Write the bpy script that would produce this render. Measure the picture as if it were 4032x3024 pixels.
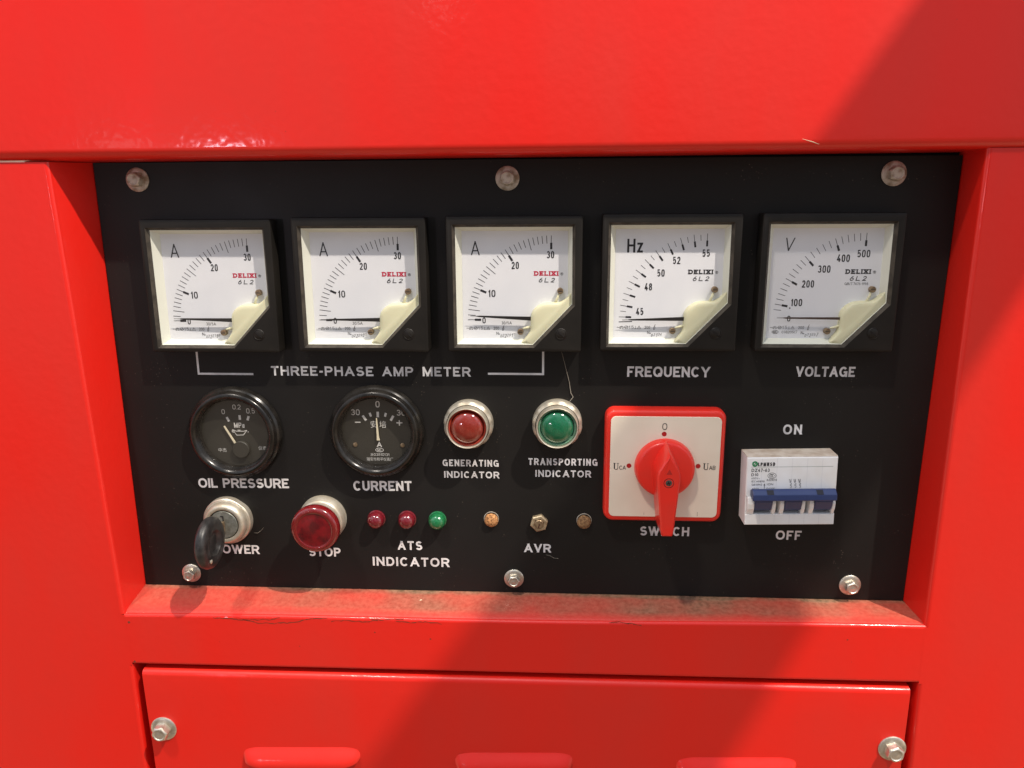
import bpy, bmesh, math, random
from mathutils import Vector, Matrix

for _o in list(bpy.data.objects):
    bpy.data.objects.remove(_o, do_unlink=True)

SC = bpy.context.scene
COL = SC.collection
S = 0.001            # all sizes below are millimetres: x right, z up, h out of the panel towards the viewer
R = math.radians


def P3(x, z, h=0.0):
    return Vector((x * S, -h * S, z * S))


# ------------------------------------------------------------------ camera
cam = bpy.data.cameras.new('camera')
cam.lens = 27.03
cam.sensor_width = 36.0
cam.clip_start = 0.01
cam.clip_end = 50.0
camo = bpy.data.objects.new('camera', cam)
COL.objects.link(camo)
_r = Vector((0.99859671, 0.05276033, -0.00457728))
_d = Vector((0.00770775, -0.23030618, -0.97308769))
_f = Vector((-0.05239461, 0.97168689, -0.23038966))
_m = Matrix((( _r.x, -_d.x, -_f.x), (_r.y, -_d.y, -_f.y), (_r.z, -_d.z, -_f.z))).to_4x4()
_m.translation = P3(23, 115, 466)
camo.matrix_world = _m
SC.camera = camo

# ------------------------------------------------------------------ surroundings light
W = bpy.data.worlds.new('World')
SC.world = W
W.use_nodes = True
wt = W.node_tree
wt.nodes.clear()
wo = wt.nodes.new('ShaderNodeOutputWorld')
wb = wt.nodes.new('ShaderNodeBackground')
wc = wt.nodes.new('ShaderNodeTexCoord')
ws = wt.nodes.new('ShaderNodeSeparateXYZ')
wr = wt.nodes.new('ShaderNodeValToRGB')
wn = wt.nodes.new('ShaderNodeTexNoise')
wm = wt.nodes.new('ShaderNodeMix'); wm.data_type = 'RGBA'; wm.blend_type = 'MULTIPLY'
wnr = wt.nodes.new('ShaderNodeValToRGB')
wmap = wt.nodes.new('ShaderNodeMapRange')
wt.links.new(wc.outputs['Generated'], ws.inputs[0])
wmap.inputs['From Min'].default_value = -1.0
wmap.inputs['From Max'].default_value = 1.0
wt.links.new(ws.outputs['Z'], wmap.inputs['Value'])
wt.links.new(wmap.outputs[0], wr.inputs[0])
e = wr.color_ramp.elements
e[0].position = 0.0; e[0].color = (0.66, 0.44, 0.26, 1)
e[1].position = 1.0; e[1].color = (0.82, 0.95, 1.15, 1)
x_ = wr.color_ramp.elements.new(0.42); x_.color = (0.68, 0.53, 0.39, 1)
x_ = wr.color_ramp.elements.new(0.56); x_.color = (0.72, 0.75, 0.82, 1)
wn.inputs['Scale'].default_value = 2.6
wn.inputs['Detail'].default_value = 1.5
wnr.color_ramp.elements[0].position = 0.38; wnr.color_ramp.elements[0].color = (0.35, 0.35, 0.35, 1)
wnr.color_ramp.elements[1].position = 0.62; wnr.color_ramp.elements[1].color = (1.45, 1.45, 1.45, 1)
wt.links.new(wc.outputs['Generated'], wn.inputs['Vector'])
wt.links.new(wn.outputs[0], wnr.inputs[0])
wm.inputs[0].default_value = 1.0
# the dim side of the hall, behind the photographer
wd = wt.nodes.new('ShaderNodeVectorMath'); wd.operation = 'DOT_PRODUCT'
wd.inputs[1].default_value = (-0.08, -0.985, -0.15)
wt.links.new(wc.outputs['Generated'], wd.inputs[0])
wdm = wt.nodes.new('ShaderNodeMapRange')
wdm.interpolation_type = 'SMOOTHSTEP'
wdm.inputs['From Min'].default_value = 0.35
wdm.inputs['From Max'].default_value = 0.85
wdm.inputs['To Min'].default_value = 1.28
wdm.inputs['To Max'].default_value = 0.38
wt.links.new(wd.outputs['Value'], wdm.inputs['Value'])
wt.links.new(wdm.outputs[0], wb.inputs['Strength'])
wt.links.new(wr.outputs[0], wm.inputs[6])
wt.links.new(wnr.outputs[0], wm.inputs[7])
wt.links.new(wm.outputs[2], wb.inputs['Color'])
wt.links.new(wb.outputs[0], wo.inputs[0])

# ------------------------------------------------------------------ lamps of the hall
KEY = Vector((1.47, -1.225, 2.8))


def lamp(name, loc, target, power, size, color, shape='DISK', size_y=None):
    l = bpy.data.lights.new(name, 'AREA')
    l.shape = shape
    l.size = size
    if size_y:
        l.size_y = size_y
    l.energy = power
    l.color = color
    o = bpy.data.objects.new(name, l)
    COL.objects.link(o)
    o.location = loc
    o.rotation_euler = (Vector(target) - Vector(loc)).to_track_quat('-Z', 'Y').to_euler()
    return o


lamp('hall_lamp', KEY, (0, 0, 0), 160.0, 0.050, (1.0, 0.90, 0.78))
lamp('ceiling_lamp', (-0.87, -1.33, 3.08), (0, 0, 0), 60.0, 0.20, (1.0, 0.90, 0.78))
lamp('far_lamp', (-1.24, -2.62, 0.13), (-0.16, 0, 0.15), 3.2, 0.15, (1.0, 0.84, 0.98), 'RECTANGLE', 0.06)
lamp('far_lamp', (-2.40, -4.0, 0.16), (-0.2, 0, 0.16), 0.7, 0.20, (1.0, 0.90, 0.90), 'RECTANGLE', 0.30)
lamp('far_lamp', (-0.62, -4.2, 1.15), (-0.05, 0, 0.2), 0.12, 0.09, (1.0, 0.92, 0.90))

SC.view_settings.view_transform = 'Standard'
SC.view_settings.look = 'None'
SC.view_settings.exposure = 0.0
SC.view_settings.gamma = 1.0
SC.render.engine = 'CYCLES'
SC.cycles.max_bounces = 8


# ------------------------------------------------------------------ materials
def mat(name, base, rough=0.5, metal=0.0, coat=0.0, coat_rough=0.08, spec=0.5, var=None, var_scale=60.0, var_pos=(0.4, 0.65),
        bump=0.0, bump_scale=400.0, detail=3.0, rough_var=0.0, trans=0.0, ior=1.46, sss=0.0, specks=None, stretch=None):
    m = bpy.data.materials.new(name)
    m.use_nodes = True
    t = m.node_tree
    b = t.nodes['Principled BSDF']
    b.inputs['Base Color'].default_value = (*base, 1)
    b.inputs['Roughness'].default_value = rough
    b.inputs['Metallic'].default_value = metal
    b.inputs['Coat Weight'].default_value = coat
    b.inputs['Coat Roughness'].default_value = coat_rough
    b.inputs['Specular IOR Level'].default_value = spec
    b.inputs['IOR'].default_value = ior
    b.inputs['Transmission Weight'].default_value = trans
    if sss:
        b.inputs['Subsurface Weight'].default_value = sss
        b.inputs['Subsurface Scale'].default_value = 0.002
        b.inputs['Subsurface Radius'].default_value = (1.0, 0.7, 0.5)
    tc = t.nodes.new('ShaderNodeTexCoord')
    col = None
    if var:
        n = t.nodes.new('ShaderNodeTexNoise')
        n.inputs['Scale'].default_value = var_scale
        n.inputs['Detail'].default_value = detail
        if stretch:
            mp = t.nodes.new('ShaderNodeMapping')
            mp.inputs['Scale'].default_value = stretch
            t.links.new(tc.outputs['Object'], mp.inputs['Vector'])
            t.links.new(mp.outputs[0], n.inputs['Vector'])
        else:
            t.links.new(tc.outputs['Object'], n.inputs['Vector'])
        r = t.nodes.new('ShaderNodeValToRGB')
        r.color_ramp.elements[0].position = var_pos[0]
        r.color_ramp.elements[0].color = (*base, 1)
        r.color_ramp.elements[1].position = var_pos[1]
        r.color_ramp.elements[1].color = (*var, 1)
        t.links.new(n.outputs[0], r.inputs[0])
        col = r.outputs[0]
        if rough_var:
            mr = t.nodes.new('ShaderNodeMapRange')
            mr.inputs['From Min'].default_value = 0.3
            mr.inputs['From Max'].default_value = 0.7
            mr.inputs['To Min'].default_value = rough
            mr.inputs['To Max'].default_value = rough + rough_var
            t.links.new(n.outputs[0], mr.inputs[0])
            t.links.new(mr.outputs[0], b.inputs['Roughness'])
    if specks:                                  # fine dust and fluff lying on the surface
        sc_, amount, scol = specks
        v = t.nodes.new('ShaderNodeTexVoronoi')
        v.inputs['Scale'].default_value = sc_
        t.links.new(tc.outputs['Object'], v.inputs['Vector'])
        n2 = t.nodes.new('ShaderNodeTexNoise')
        n2.inputs['Scale'].default_value = sc_ * 0.11
        n2.inputs['Detail'].default_value = 2
        t.links.new(tc.outputs['Object'], n2.inputs['Vector'])
        a = t.nodes.new('ShaderNodeMath'); a.operation = 'LESS_THAN'
        a2 = t.nodes.new('ShaderNodeMapRange')
        a2.inputs['From Min'].default_value = 0.40
        a2.inputs['From Max'].default_value = 0.8
        a2.inputs['To Min'].default_value = 0.0
        a2.inputs['To Max'].default_value = amount
        t.links.new(n2.outputs[0], a2.inputs[0])
        t.links.new(v.outputs['Distance'], a.inputs[0])
        t.links.new(a2.outputs[0], a.inputs[1])
        mx = t.nodes.new('ShaderNodeMix'); mx.data_type = 'RGBA'
        t.links.new(a.outputs[0], mx.inputs[0])
        if col is None:
            mx.inputs[6].default_value = (*base, 1)
        else:
            t.links.new(col, mx.inputs[6])
        mx.inputs[7].default_value = (*scol, 1)
        col = mx.outputs[2]
    if col is not None:
        t.links.new(col, b.inputs['Base Color'])
    if bump:
        n = t.nodes.new('ShaderNodeTexNoise')
        n.inputs['Scale'].default_value = bump_scale
        n.inputs['Detail'].default_value = 1.0
        t.links.new(tc.outputs['Object'], n.inputs['Vector'])
        bp = t.nodes.new('ShaderNodeBump')
        bp.inputs['Strength'].default_value = bump
        bp.inputs['Distance'].default_value = 0.001
        t.links.new(n.outputs[0], bp.inputs['Height'])
        t.links.new(bp.outputs[0], b.inputs['Normal'])
        if coat:
            t.links.new(bp.outputs[0], b.inputs['Coat Normal'])
    return m


def glass_mat(name):
    m = bpy.data.materials.new(name)
    m.use_nodes = True
    t = m.node_tree
    t.nodes.clear()
    o = t.nodes.new('ShaderNodeOutputMaterial')
    mx = t.nodes.new('ShaderNodeMixShader')
    tr = t.nodes.new('ShaderNodeBsdfTransparent')
    gl = t.nodes.new('ShaderNodeBsdfGlossy')
    gl.inputs['Roughness'].default_value = 0.06
    lw = t.nodes.new('ShaderNodeLayerWeight')
    lw.inputs['Blend'].default_value = 0.5
    pw = t.nodes.new('ShaderNodeMath'); pw.operation = 'POWER'
    pw.inputs[1].default_value = 4.0
    fr = t.nodes.new('ShaderNodeMapRange')
    fr.inputs['To Min'].default_value = 0.045
    fr.inputs['To Max'].default_value = 0.9
    t.links.new(lw.outputs['Facing'], pw.inputs[0])
    t.links.new(pw.outputs[0], fr.inputs['Value'])
    t.links.new(fr.outputs[0], mx.inputs[0])
    t.links.new(tr.outputs[0], mx.inputs[1])
    t.links.new(gl.outputs[0], mx.inputs[2])
    t.links.new(mx.outputs[0], o.inputs[0])
    return m


RED = mat('red_paint', (0.71, 0.0128, 0.0064), 0.36, spec=0.42, coat=0.30, coat_rough=0.09, var=(0.60, 0.021, 0.012), var_scale=16, var_pos=(0.36, 0.80), detail=6.0, rough_var=0.14, bump=0.10, bump_scale=200,
          specks=(150, 0.045, (0.26, 0.030, 0.018)), stretch=(1.0, 1.0, 0.35))
DARKRED = mat('red_paint_inside', (0.25, 0.010, 0.008), 0.7, var=(0.05, 0.012, 0.008), var_scale=90)
PANEL = mat('black_panel_paint', (0.0050, 0.0045, 0.0042), 0.40, spec=0.34, var=(0.0105, 0.0092, 0.0082), var_scale=7, var_pos=(0.3, 0.8), detail=6.0, rough_var=0.22, bump=0.03, bump_scale=900,
            specks=(380, 0.16, (0.075, 0.062, 0.048)))
INK = mat('silver_print', (0.78, 0.78, 0.79), 0.45, metal=0.08, var=(0.52, 0.52, 0.53), var_scale=55, var_pos=(0.42, 0.62), specks=(600, 0.12, (0.2, 0.19, 0.18)))
WINK = mat('white_print', (0.84, 0.82, 0.80), 0.5, var=(0.62, 0.59, 0.57), var_scale=55, var_pos=(0.42, 0.65), specks=(600, 0.12, (0.3, 0.28, 0.26)))
BPLASTIC = mat('black_plastic', (0.0085, 0.0074, 0.0062), 0.5, spec=0.3, var=(0.013, 0.011, 0.009), var_scale=40, bump=0.04, bump_scale=1500)
LIP = mat('lit_lip_plastic', (0.060, 0.051, 0.040), 0.6, spec=0.3, var=(0.028, 0.024, 0.019), var_scale=160)  # lighter than the frame: light caught on the window lip, put into the colour
CREAM = mat('cream_plastic', (0.68, 0.66, 0.45), 0.5, sss=0.15)
TRAYW = mat('off_white_plastic', (0.70, 0.71, 0.62), 0.5)
DIALW = mat('white_dial', (0.76, 0.77, 0.80), 0.55, var=(0.72, 0.735, 0.77), var_scale=40)
BLACKINK = mat('black_ink', (0.012, 0.012, 0.016), 0.5)
GREYINK = mat('pencil_ink', (0.09, 0.09, 0.09), 0.5)
REDINK = mat('red_ink', (0.50, 0.01, 0.05), 0.5)
NEEDLE = mat('black_needle', (0.012, 0.011, 0.011), 0.4)
BROWNNEEDLE = mat('brown_needle', (0.05, 0.028, 0.022), 0.45)
BRASS = mat('dull_brass', (0.36, 0.27, 0.17), 0.42, metal=0.75, var=(0.22, 0.15, 0.09), var_scale=500)
ZINC = mat('zinc_plate', (0.66, 0.62, 0.54), 0.30, metal=0.85, var=(0.45, 0.40, 0.32), var_scale=220, rough_var=0.2)
OLDZINC = mat('weathered_zinc', (0.56, 0.52, 0.45), 0.5, metal=0.35, var=(0.30, 0.24, 0.17), var_scale=260, rough_var=0.2)
CHROME = mat('aluminium', (0.62, 0.58, 0.49), 0.42, metal=0.7, var=(0.48, 0.42, 0.32), var_scale=150, rough_var=0.12)
LOCKM = mat('grey_lock_metal', (0.30, 0.31, 0.28), 0.5, metal=0.7, var=(0.20, 0.20, 0.17), var_scale=350)
GLASS = glass_mat('clear_glass')
BEZEL = mat('black_enamel', (0.008, 0.007, 0.006), 0.20, spec=0.32, coat=0.12, coat_rough=0.16, var=(0.016, 0.014, 0.012), var_scale=120, rough_var=0.12, specks=(700, 0.08, (0.12, 0.09, 0.06)))
GDIAL = mat('dark_dial', (0.028, 0.026, 0.020), 0.5, var=(0.036, 0.033, 0.026), var_scale=40)
GINK = mat('dial_white_print', (0.62, 0.60, 0.56), 0.5)
GNEEDLE = mat('cream_needle', (0.72, 0.64, 0.46), 0.5)
REDLENS = mat('red_lens', (0.22, 0.021, 0.013), 0.14, coat=1.0, coat_rough=0.03, sss=0.3)
REDTUBE = mat('red_lens_skirt', (0.42, 0.05, 0.028), 0.2, coat=0.8, sss=0.3)
GREENLENS = mat('green_lens', (0.006, 0.115, 0.050), 0.14, coat=1.0, coat_rough=0.03, sss=0.2)
GREENTUBE = mat('green_lens_skirt', (0.18, 0.36, 0.24), 0.2, coat=0.8)
LEDRED = mat('red_diode', (0.14, 0.006, 0.012), 0.12, coat=1.0, coat_rough=0.03, sss=0.1)
LEDGREEN = mat('green_diode', (0.008, 0.14, 0.045), 0.12, coat=1.0, coat_rough=0.03, sss=0.3)
STOPRED = mat('deep_red_plastic', (0.17, 0.0015, 0.006), 0.26, coat=0.5, coat_rough=0.08, sss=0.2, var=(0.075, 0.001, 0.004), var_scale=150)
STOPRIM = mat('clear_red_rim', (0.16, 0.006, 0.007), 0.18, coat=0.9, coat_rough=0.06, sss=0.4)
RUST = mat('rusty_crust', (0.60, 0.29, 0.11), 0.85, var=(0.20, 0.085, 0.03), var_scale=600, bump=0.6, bump_scale=1400)
RUSTD = mat('dark_rusty_crust', (0.30, 0.17, 0.075), 0.85, var=(0.14, 0.07, 0.03), var_scale=600, bump=0.6, bump_scale=1400)
SWRED = mat('red_switch_plastic', (0.78, 0.024, 0.014), 0.33, coat=0.2, var=(0.72, 0.03, 0.018), var_scale=60)
SWFACE = mat('grey_beige_plate', (0.82, 0.73, 0.60), 0.45, var=(0.74, 0.645, 0.52), var_scale=26, bump=0.02, bump_scale=900, specks=(300, 0.04, (0.30, 0.22, 0.16)))
MCBW = mat('white_breaker_plastic', (0.88, 0.88, 0.88), 0.42, var=(0.82, 0.80, 0.77), var_scale=55)
MCBD = mat('dusty_breaker_plastic', (0.66, 0.58, 0.49), 0.6, var=(0.50, 0.40, 0.31), var_scale=140, specks=(500, 0.1, (0.22, 0.15, 0.10)))
MCBBLUE = mat('blue_toggle_plastic', (0.026, 0.044, 0.135), 0.36, var=(0.034, 0.052, 0.145), var_scale=60)
MCBSLOT = mat('dark_slot', (0.006, 0.008, 0.02), 0.6)
LOGOGREEN = mat('green_print', (0.03, 0.24, 0.09), 0.5)
RUBBER = mat('black_rubber', (0.014, 0.013, 0.013), 0.36, var=(0.032, 0.030, 0.029), var_scale=160, rough_var=0.12)
DARK = mat('dark_gap', (0.006, 0.004, 0.004), 0.9)
STRAW = mat('dry_straw', (0.62, 0.50, 0.34), 0.8)
WEB = mat('cobweb_thread', (0.30, 0.27, 0.22), 0.8)
CASTER = mat('shade_caster_grey', (0.05, 0.05, 0.05), 0.6)  # surface of the unseen slab added to cast shade


def dusty_red():
    """red paint under settled brown dust, thinner towards the front edge of the ledge"""
    m = mat('dusty_red_paint', (0.66, 0.022, 0.016), 0.5, coat=0.2, bump=0.12, bump_scale=700)
    t = m.node_tree
    b = t.nodes['Principled BSDF']
    tc = [n for n in t.nodes if n.type == 'TEX_COORD'][0]
    sp = t.nodes.new('ShaderNodeSeparateXYZ')
    t.links.new(tc.outputs['Object'], sp.inputs[0])
    mr = t.nodes.new('ShaderNodeMapRange')
    mr.inputs['From Min'].default_value = -0.0265
    mr.inputs['From Max'].default_value = -0.017
    t.links.new(sp.outputs['Y'], mr.inputs[0])
    n1 = t.nodes.new('ShaderNodeTexNoise'); n1.inputs['Scale'].default_value = 45; n1.inputs['Detail'].default_value = 5
    n2 = t.nodes.new('ShaderNodeTexNoise'); n2.inputs['Scale'].default_value = 380; n2.inputs['Detail'].default_value = 3
    for n in (n1, n2):
        t.links.new(tc.outputs['Object'], n.inputs['Vector'])
    n1.inputs['Scale'].default_value = 26
    r1 = t.nodes.new('ShaderNodeMapRange'); r1.inputs['From Min'].default_value = 0.30; r1.inputs['From Max'].default_value = 0.68
    r1.inputs['To Min'].default_value = 0.42; r1.inputs['To Max'].default_value = 0.95
    t.links.new(n1.outputs[0], r1.inputs[0])
    gx = t.nodes.new('ShaderNodeMapRange'); gx.inputs['From Min'].default_value = -0.22; gx.inputs['From Max'].default_value = 0.12
    gx.inputs['To Min'].default_value = 0.62; gx.inputs['To Max'].default_value = 1.0
    t.links.new(sp.outputs['X'], gx.inputs[0])
    m0 = t.nodes.new('ShaderNodeMath'); m0.operation = 'MULTIPLY'
    t.links.new(r1.outputs[0], m0.inputs[0]); t.links.new(gx.outputs[0], m0.inputs[1])
    # a line of dirt left lying in the back corner
    bk = t.nodes.new('ShaderNodeMapRange'); bk.inputs['From Min'].default_value = -0.0045; bk.inputs['From Max'].default_value = -0.0005
    bk.inputs['To Min'].default_value = 0.0; bk.inputs['To Max'].default_value = 0.7
    t.links.new(sp.outputs['Y'], bk.inputs[0])
    ad = t.nodes.new('ShaderNodeMath'); ad.operation = 'ADD'; ad.use_clamp = True
    b2 = t.nodes.new('ShaderNodeMath'); b2.operation = 'MULTIPLY'
    t.links.new(bk.outputs[0], b2.inputs[0]); t.links.new(n1.outputs[0], b2.inputs[1])
    t.links.new(m0.outputs[0], ad.inputs[0]); t.links.new(b2.outputs[0], ad.inputs[1])
    mu = t.nodes.new('ShaderNodeMath'); mu.operation = 'MULTIPLY'
    t.links.new(ad.outputs[0], mu.inputs[0]); t.links.new(mr.outputs[0], mu.inputs[1])
    r2 = t.nodes.new('ShaderNodeValToRGB')
    r2.color_ramp.elements[0].position = 0.36; r2.color_ramp.elements[0].color = (0.29, 0.15, 0.090, 1)
    r2.color_ramp.elements[1].position = 0.72; r2.color_ramp.elements[1].color = (0.13, 0.080, 0.042, 1)
    t.links.new(n2.outputs[0], r2.inputs[0])
    mx = t.nodes.new('ShaderNodeMix'); mx.data_type = 'RGBA'
    t.links.new(mu.outputs[0], mx.inputs[0])
    mx.inputs[6].default_value = (0.66, 0.024, 0.018, 1)
    t.links.new(r2.outputs[0], mx.inputs[7])
    t.links.new(mx.outputs[2], b.inputs['Base Color'])
    b.inputs['Roughness'].default_value = 0.6
    return m


DUSTRED = dusty_red()


# ------------------------------------------------------------------ mesh builder (millimetres)
class MB:
    def __init__(self):
        self.v, self.f, self.mi, self.m = [], [], [], 0

    def vert(self, x, z, h=0.0):
        self.v.append((x, z, h))
        return len(self.v) - 1

    def face(self, idx):
        self.f.append(list(idx)); self.mi.append(self.m)

    def poly(self, pts):
        self.face([self.vert(*p) for p in pts])

    def ring(self, pts):
        return [self.vert(*p) for p in pts]

    def join(self, a, b, closed=True):
        n = len(a)
        for i in range(n if closed else n - 1):
            j = (i + 1) % n
            self.face((a[i], a[j], b[j], b[i]))

    def loft(self, rings, cap0=True, cap1=True):
        """rings of (x, z, h), counter-clockwise seen from the front, back ring first"""
        ids = [self.ring(r) for r in rings]
        for a, b in zip(ids, ids[1:]):
            self.join(a, b)
        if cap0:
            self.face(list(reversed(ids[0])))
        if cap1:
            self.face(ids[-1])

    def prism(self, poly, h0, h1, ch=0.0, cap0=True):
        if ch:
            self.loft([[(x, z, h0) for x, z in poly], [(x, z, h1 - ch) for x, z in poly], [(x, z, h1 - ch * 0.3) for x, z in inset(poly, ch * 0.3)], [(x, z, h1) for x, z in inset(poly, ch)]], cap0)
        else:
            self.loft([[(x, z, h0) for x, z in poly], [(x, z, h1) for x, z in poly]], cap0)

    def box(self, x0, x1, z0, z1, h0, h1, ch=0.0):
        self.prism([(x0, z0), (x1, z0), (x1, z1), (x0, z1)], h0, h1, ch)

    def lathe(self, prof, n=64, cx=0.0, cz=0.0, cap0=False, cap1=False):
        """prof: (radius, h) from back to front, the surface facing outwards"""
        ids = []
        for r, h in prof:
            if r <= 1e-6:
                ids.append([self.vert(cx, cz, h)])
            else:
                ids.append([self.vert(cx + r * math.cos(2 * math.pi * i / n), cz + r * math.sin(2 * math.pi * i / n), h) for i in range(n)])
        for a, b in zip(ids, ids[1:]):
            if len(a) == 1 and len(b) == 1:
                continue
            for i in range(n):
                j = (i + 1) % n
                if len(b) == 1:
                    self.face((a[i], a[j], b[0]))
                elif len(a) == 1:
                    self.face((a[0], b[j], b[i]))
                else:
                    self.face((a[i], a[j], b[j], b[i]))
        if cap0:
            self.face(list(reversed(ids[0])))
        if cap1:
            self.face(ids[-1])

    def tube(self, pts, r, n=8):
        pts = [Vector(p) for p in pts]
        ids = []
        for i, p in enumerate(pts):
            d = (pts[min(i + 1, len(pts) - 1)] - pts[max(i - 1, 0)]).normalized()
            a = d.cross(Vector((0, 0, 1)))
            if a.length < 1e-3:
                a = d.cross(Vector((1, 0, 0)))
            a.normalize(); b = d.cross(a)
            rr = r[i] if isinstance(r, (list, tuple)) else r
            ids.append([self.vert(*(p + a * rr * math.cos(2 * math.pi * k / n) + b * rr * math.sin(2 * math.pi * k / n))) for k in range(n)])
        for a, b in zip(ids, ids[1:]):
            self.join(a, b)
        self.face(ids[0]); self.face(list(reversed(ids[-1])))

    def mesh(self, name, mats, smooth=None, recalc=False):
        me = bpy.data.meshes.new(name)
        me.from_pydata([(x * S, -h * S, z * S) for x, z, h in self.v], [], self.f)
        for m in (mats if isinstance(mats, (list, tuple)) else [mats]):
            me.materials.append(m)
        me.polygons.foreach_set('material_index', self.mi)
        if recalc:
            bm = bmesh.new(); bm.from_mesh(me)
            bmesh.ops.recalc_face_normals(bm, faces=bm.faces)
            bm.to_mesh(me); bm.free()
        if smooth:
            me.polygons.foreach_set('use_smooth', [True] * len(me.polygons))
            me.set_sharp_from_angle(angle=R(smooth))
        me.update()
        return me


def inset(poly, d):
    """move every edge of a counter-clockwise polygon inwards by d"""
    n = len(poly)
    out = []
    for i in range(n):
        p0, p1, p2 = Vector(poly[i - 1]), Vector(poly[i]), Vector(poly[(i + 1) % n])
        a, b = (p1 - p0).normalized(), (p2 - p1).normalized()
        na, nb = Vector((-a.y, a.x)), Vector((-b.y, b.x))
        m = na + nb
        m = m / max(m.length_squared, 1e-6) * 2
        if m.length > 3:
            m = m.normalized() * 3
        q = p1 + m * d
        out.append((q.x, q.y))
    return out


def rrect(x0, x1, z0, z1, r, n=6):
    out = []
    for cx, cz, a0 in ((x1 - r, z0 + r, -90), (x1 - r, z1 - r, 0), (x0 + r, z1 - r, 90), (x0 + r, z0 + r, 180)):
        for i in range(n + 1):
            a = R(a0 + 90 * i / n)
            out.append((cx + r * math.cos(a), cz + r * math.sin(a)))
    return out


def roundpoly(poly, r, n=4):
    """round the corners of a counter-clockwise polygon"""
    out = []
    k = len(poly)
    for i in range(k):
        rr = r[i] if isinstance(r, (list, tuple)) else r
        p0, p1, p2 = Vector(poly[i - 1]), Vector(poly[i]), Vector(poly[(i + 1) % k])
        if rr <= 0:
            out.append(tuple(p1)); continue
        a = p1 + (p0 - p1).normalized() * min(rr, (p0 - p1).length * 0.45)
        b = p1 + (p2 - p1).normalized() * min(rr, (p2 - p1).length * 0.45)
        for j in range(n + 1):
            t = j / n
            q = a * (1 - t) ** 2 + p1 * 2 * t * (1 - t) + b * t * t
            out.append((q.x, q.y))
    return out


# ------------------------------------------------------------------ objects, things, parts
def link(name, me, parent=None, loc=(0, 0, 0)):
    o = bpy.data.objects.new(name, me)
    COL.objects.link(o)
    o.location = P3(*loc)
    if parent:
        o.parent = parent
    return o


def obj(name, mb, mats, parent=None, loc=(0, 0, 0), smooth=None, bevel=0.0, seg=2, recalc=False):
    o = link(name, mb if isinstance(mb, bpy.types.Mesh) else mb.mesh(name, mats, smooth, recalc), parent, loc)
    if bevel:
        b = o.modifiers.new('edges', 'BEVEL')
        b.width = bevel * S; b.segments = seg; b.limit_method = 'ANGLE'; b.angle_limit = R(28)
        b.harden_normals = False
    return o


def weigh(o):
    w = o.modifiers.new('face_weighted', 'WEIGHTED_NORMAL')
    w.keep_sharp = True
    w.weight = 100
    return o


def tag(o, label, cat, group=None, kind=None):
    o['label'] = label
    o['category'] = cat
    if group:
        o['group'] = group
    if kind:
        o['kind'] = kind
    return o


def thing(name, label, cat, loc=(0, 0, 0), group=None, rot=0.0):
    o = bpy.data.objects.new(name, None)
    o.empty_display_size = 0.01
    COL.objects.link(o)
    o.location = P3(*loc)
    o.rotation_euler = (0, R(-rot), 0)      # turned in the plane of the panel, counter-clockwise from the front
    return tag(o, label, cat, group)


# ------------------------------------------------------------------ stroke lettering
def arc(cx, cy, rx, ry, a0, a1, n=14):
    return [(cx + rx * math.cos(R(a0 + (a1 - a0) * i / n)), cy + ry * math.sin(R(a0 + (a1 - a0) * i / n))) for i in range(n + 1)]


def sup(cx, cy, rx, ry, p=2.5, n=28):
    out = []
    for i in range(n):
        a = 2 * math.pi * i / n
        c, s = math.cos(a), math.sin(a)
        out.append((cx + rx * math.copysign(abs(c) ** (2 / p), c), cy + ry * math.copysign(abs(s) ** (2 / p), s)))
    return out


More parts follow.
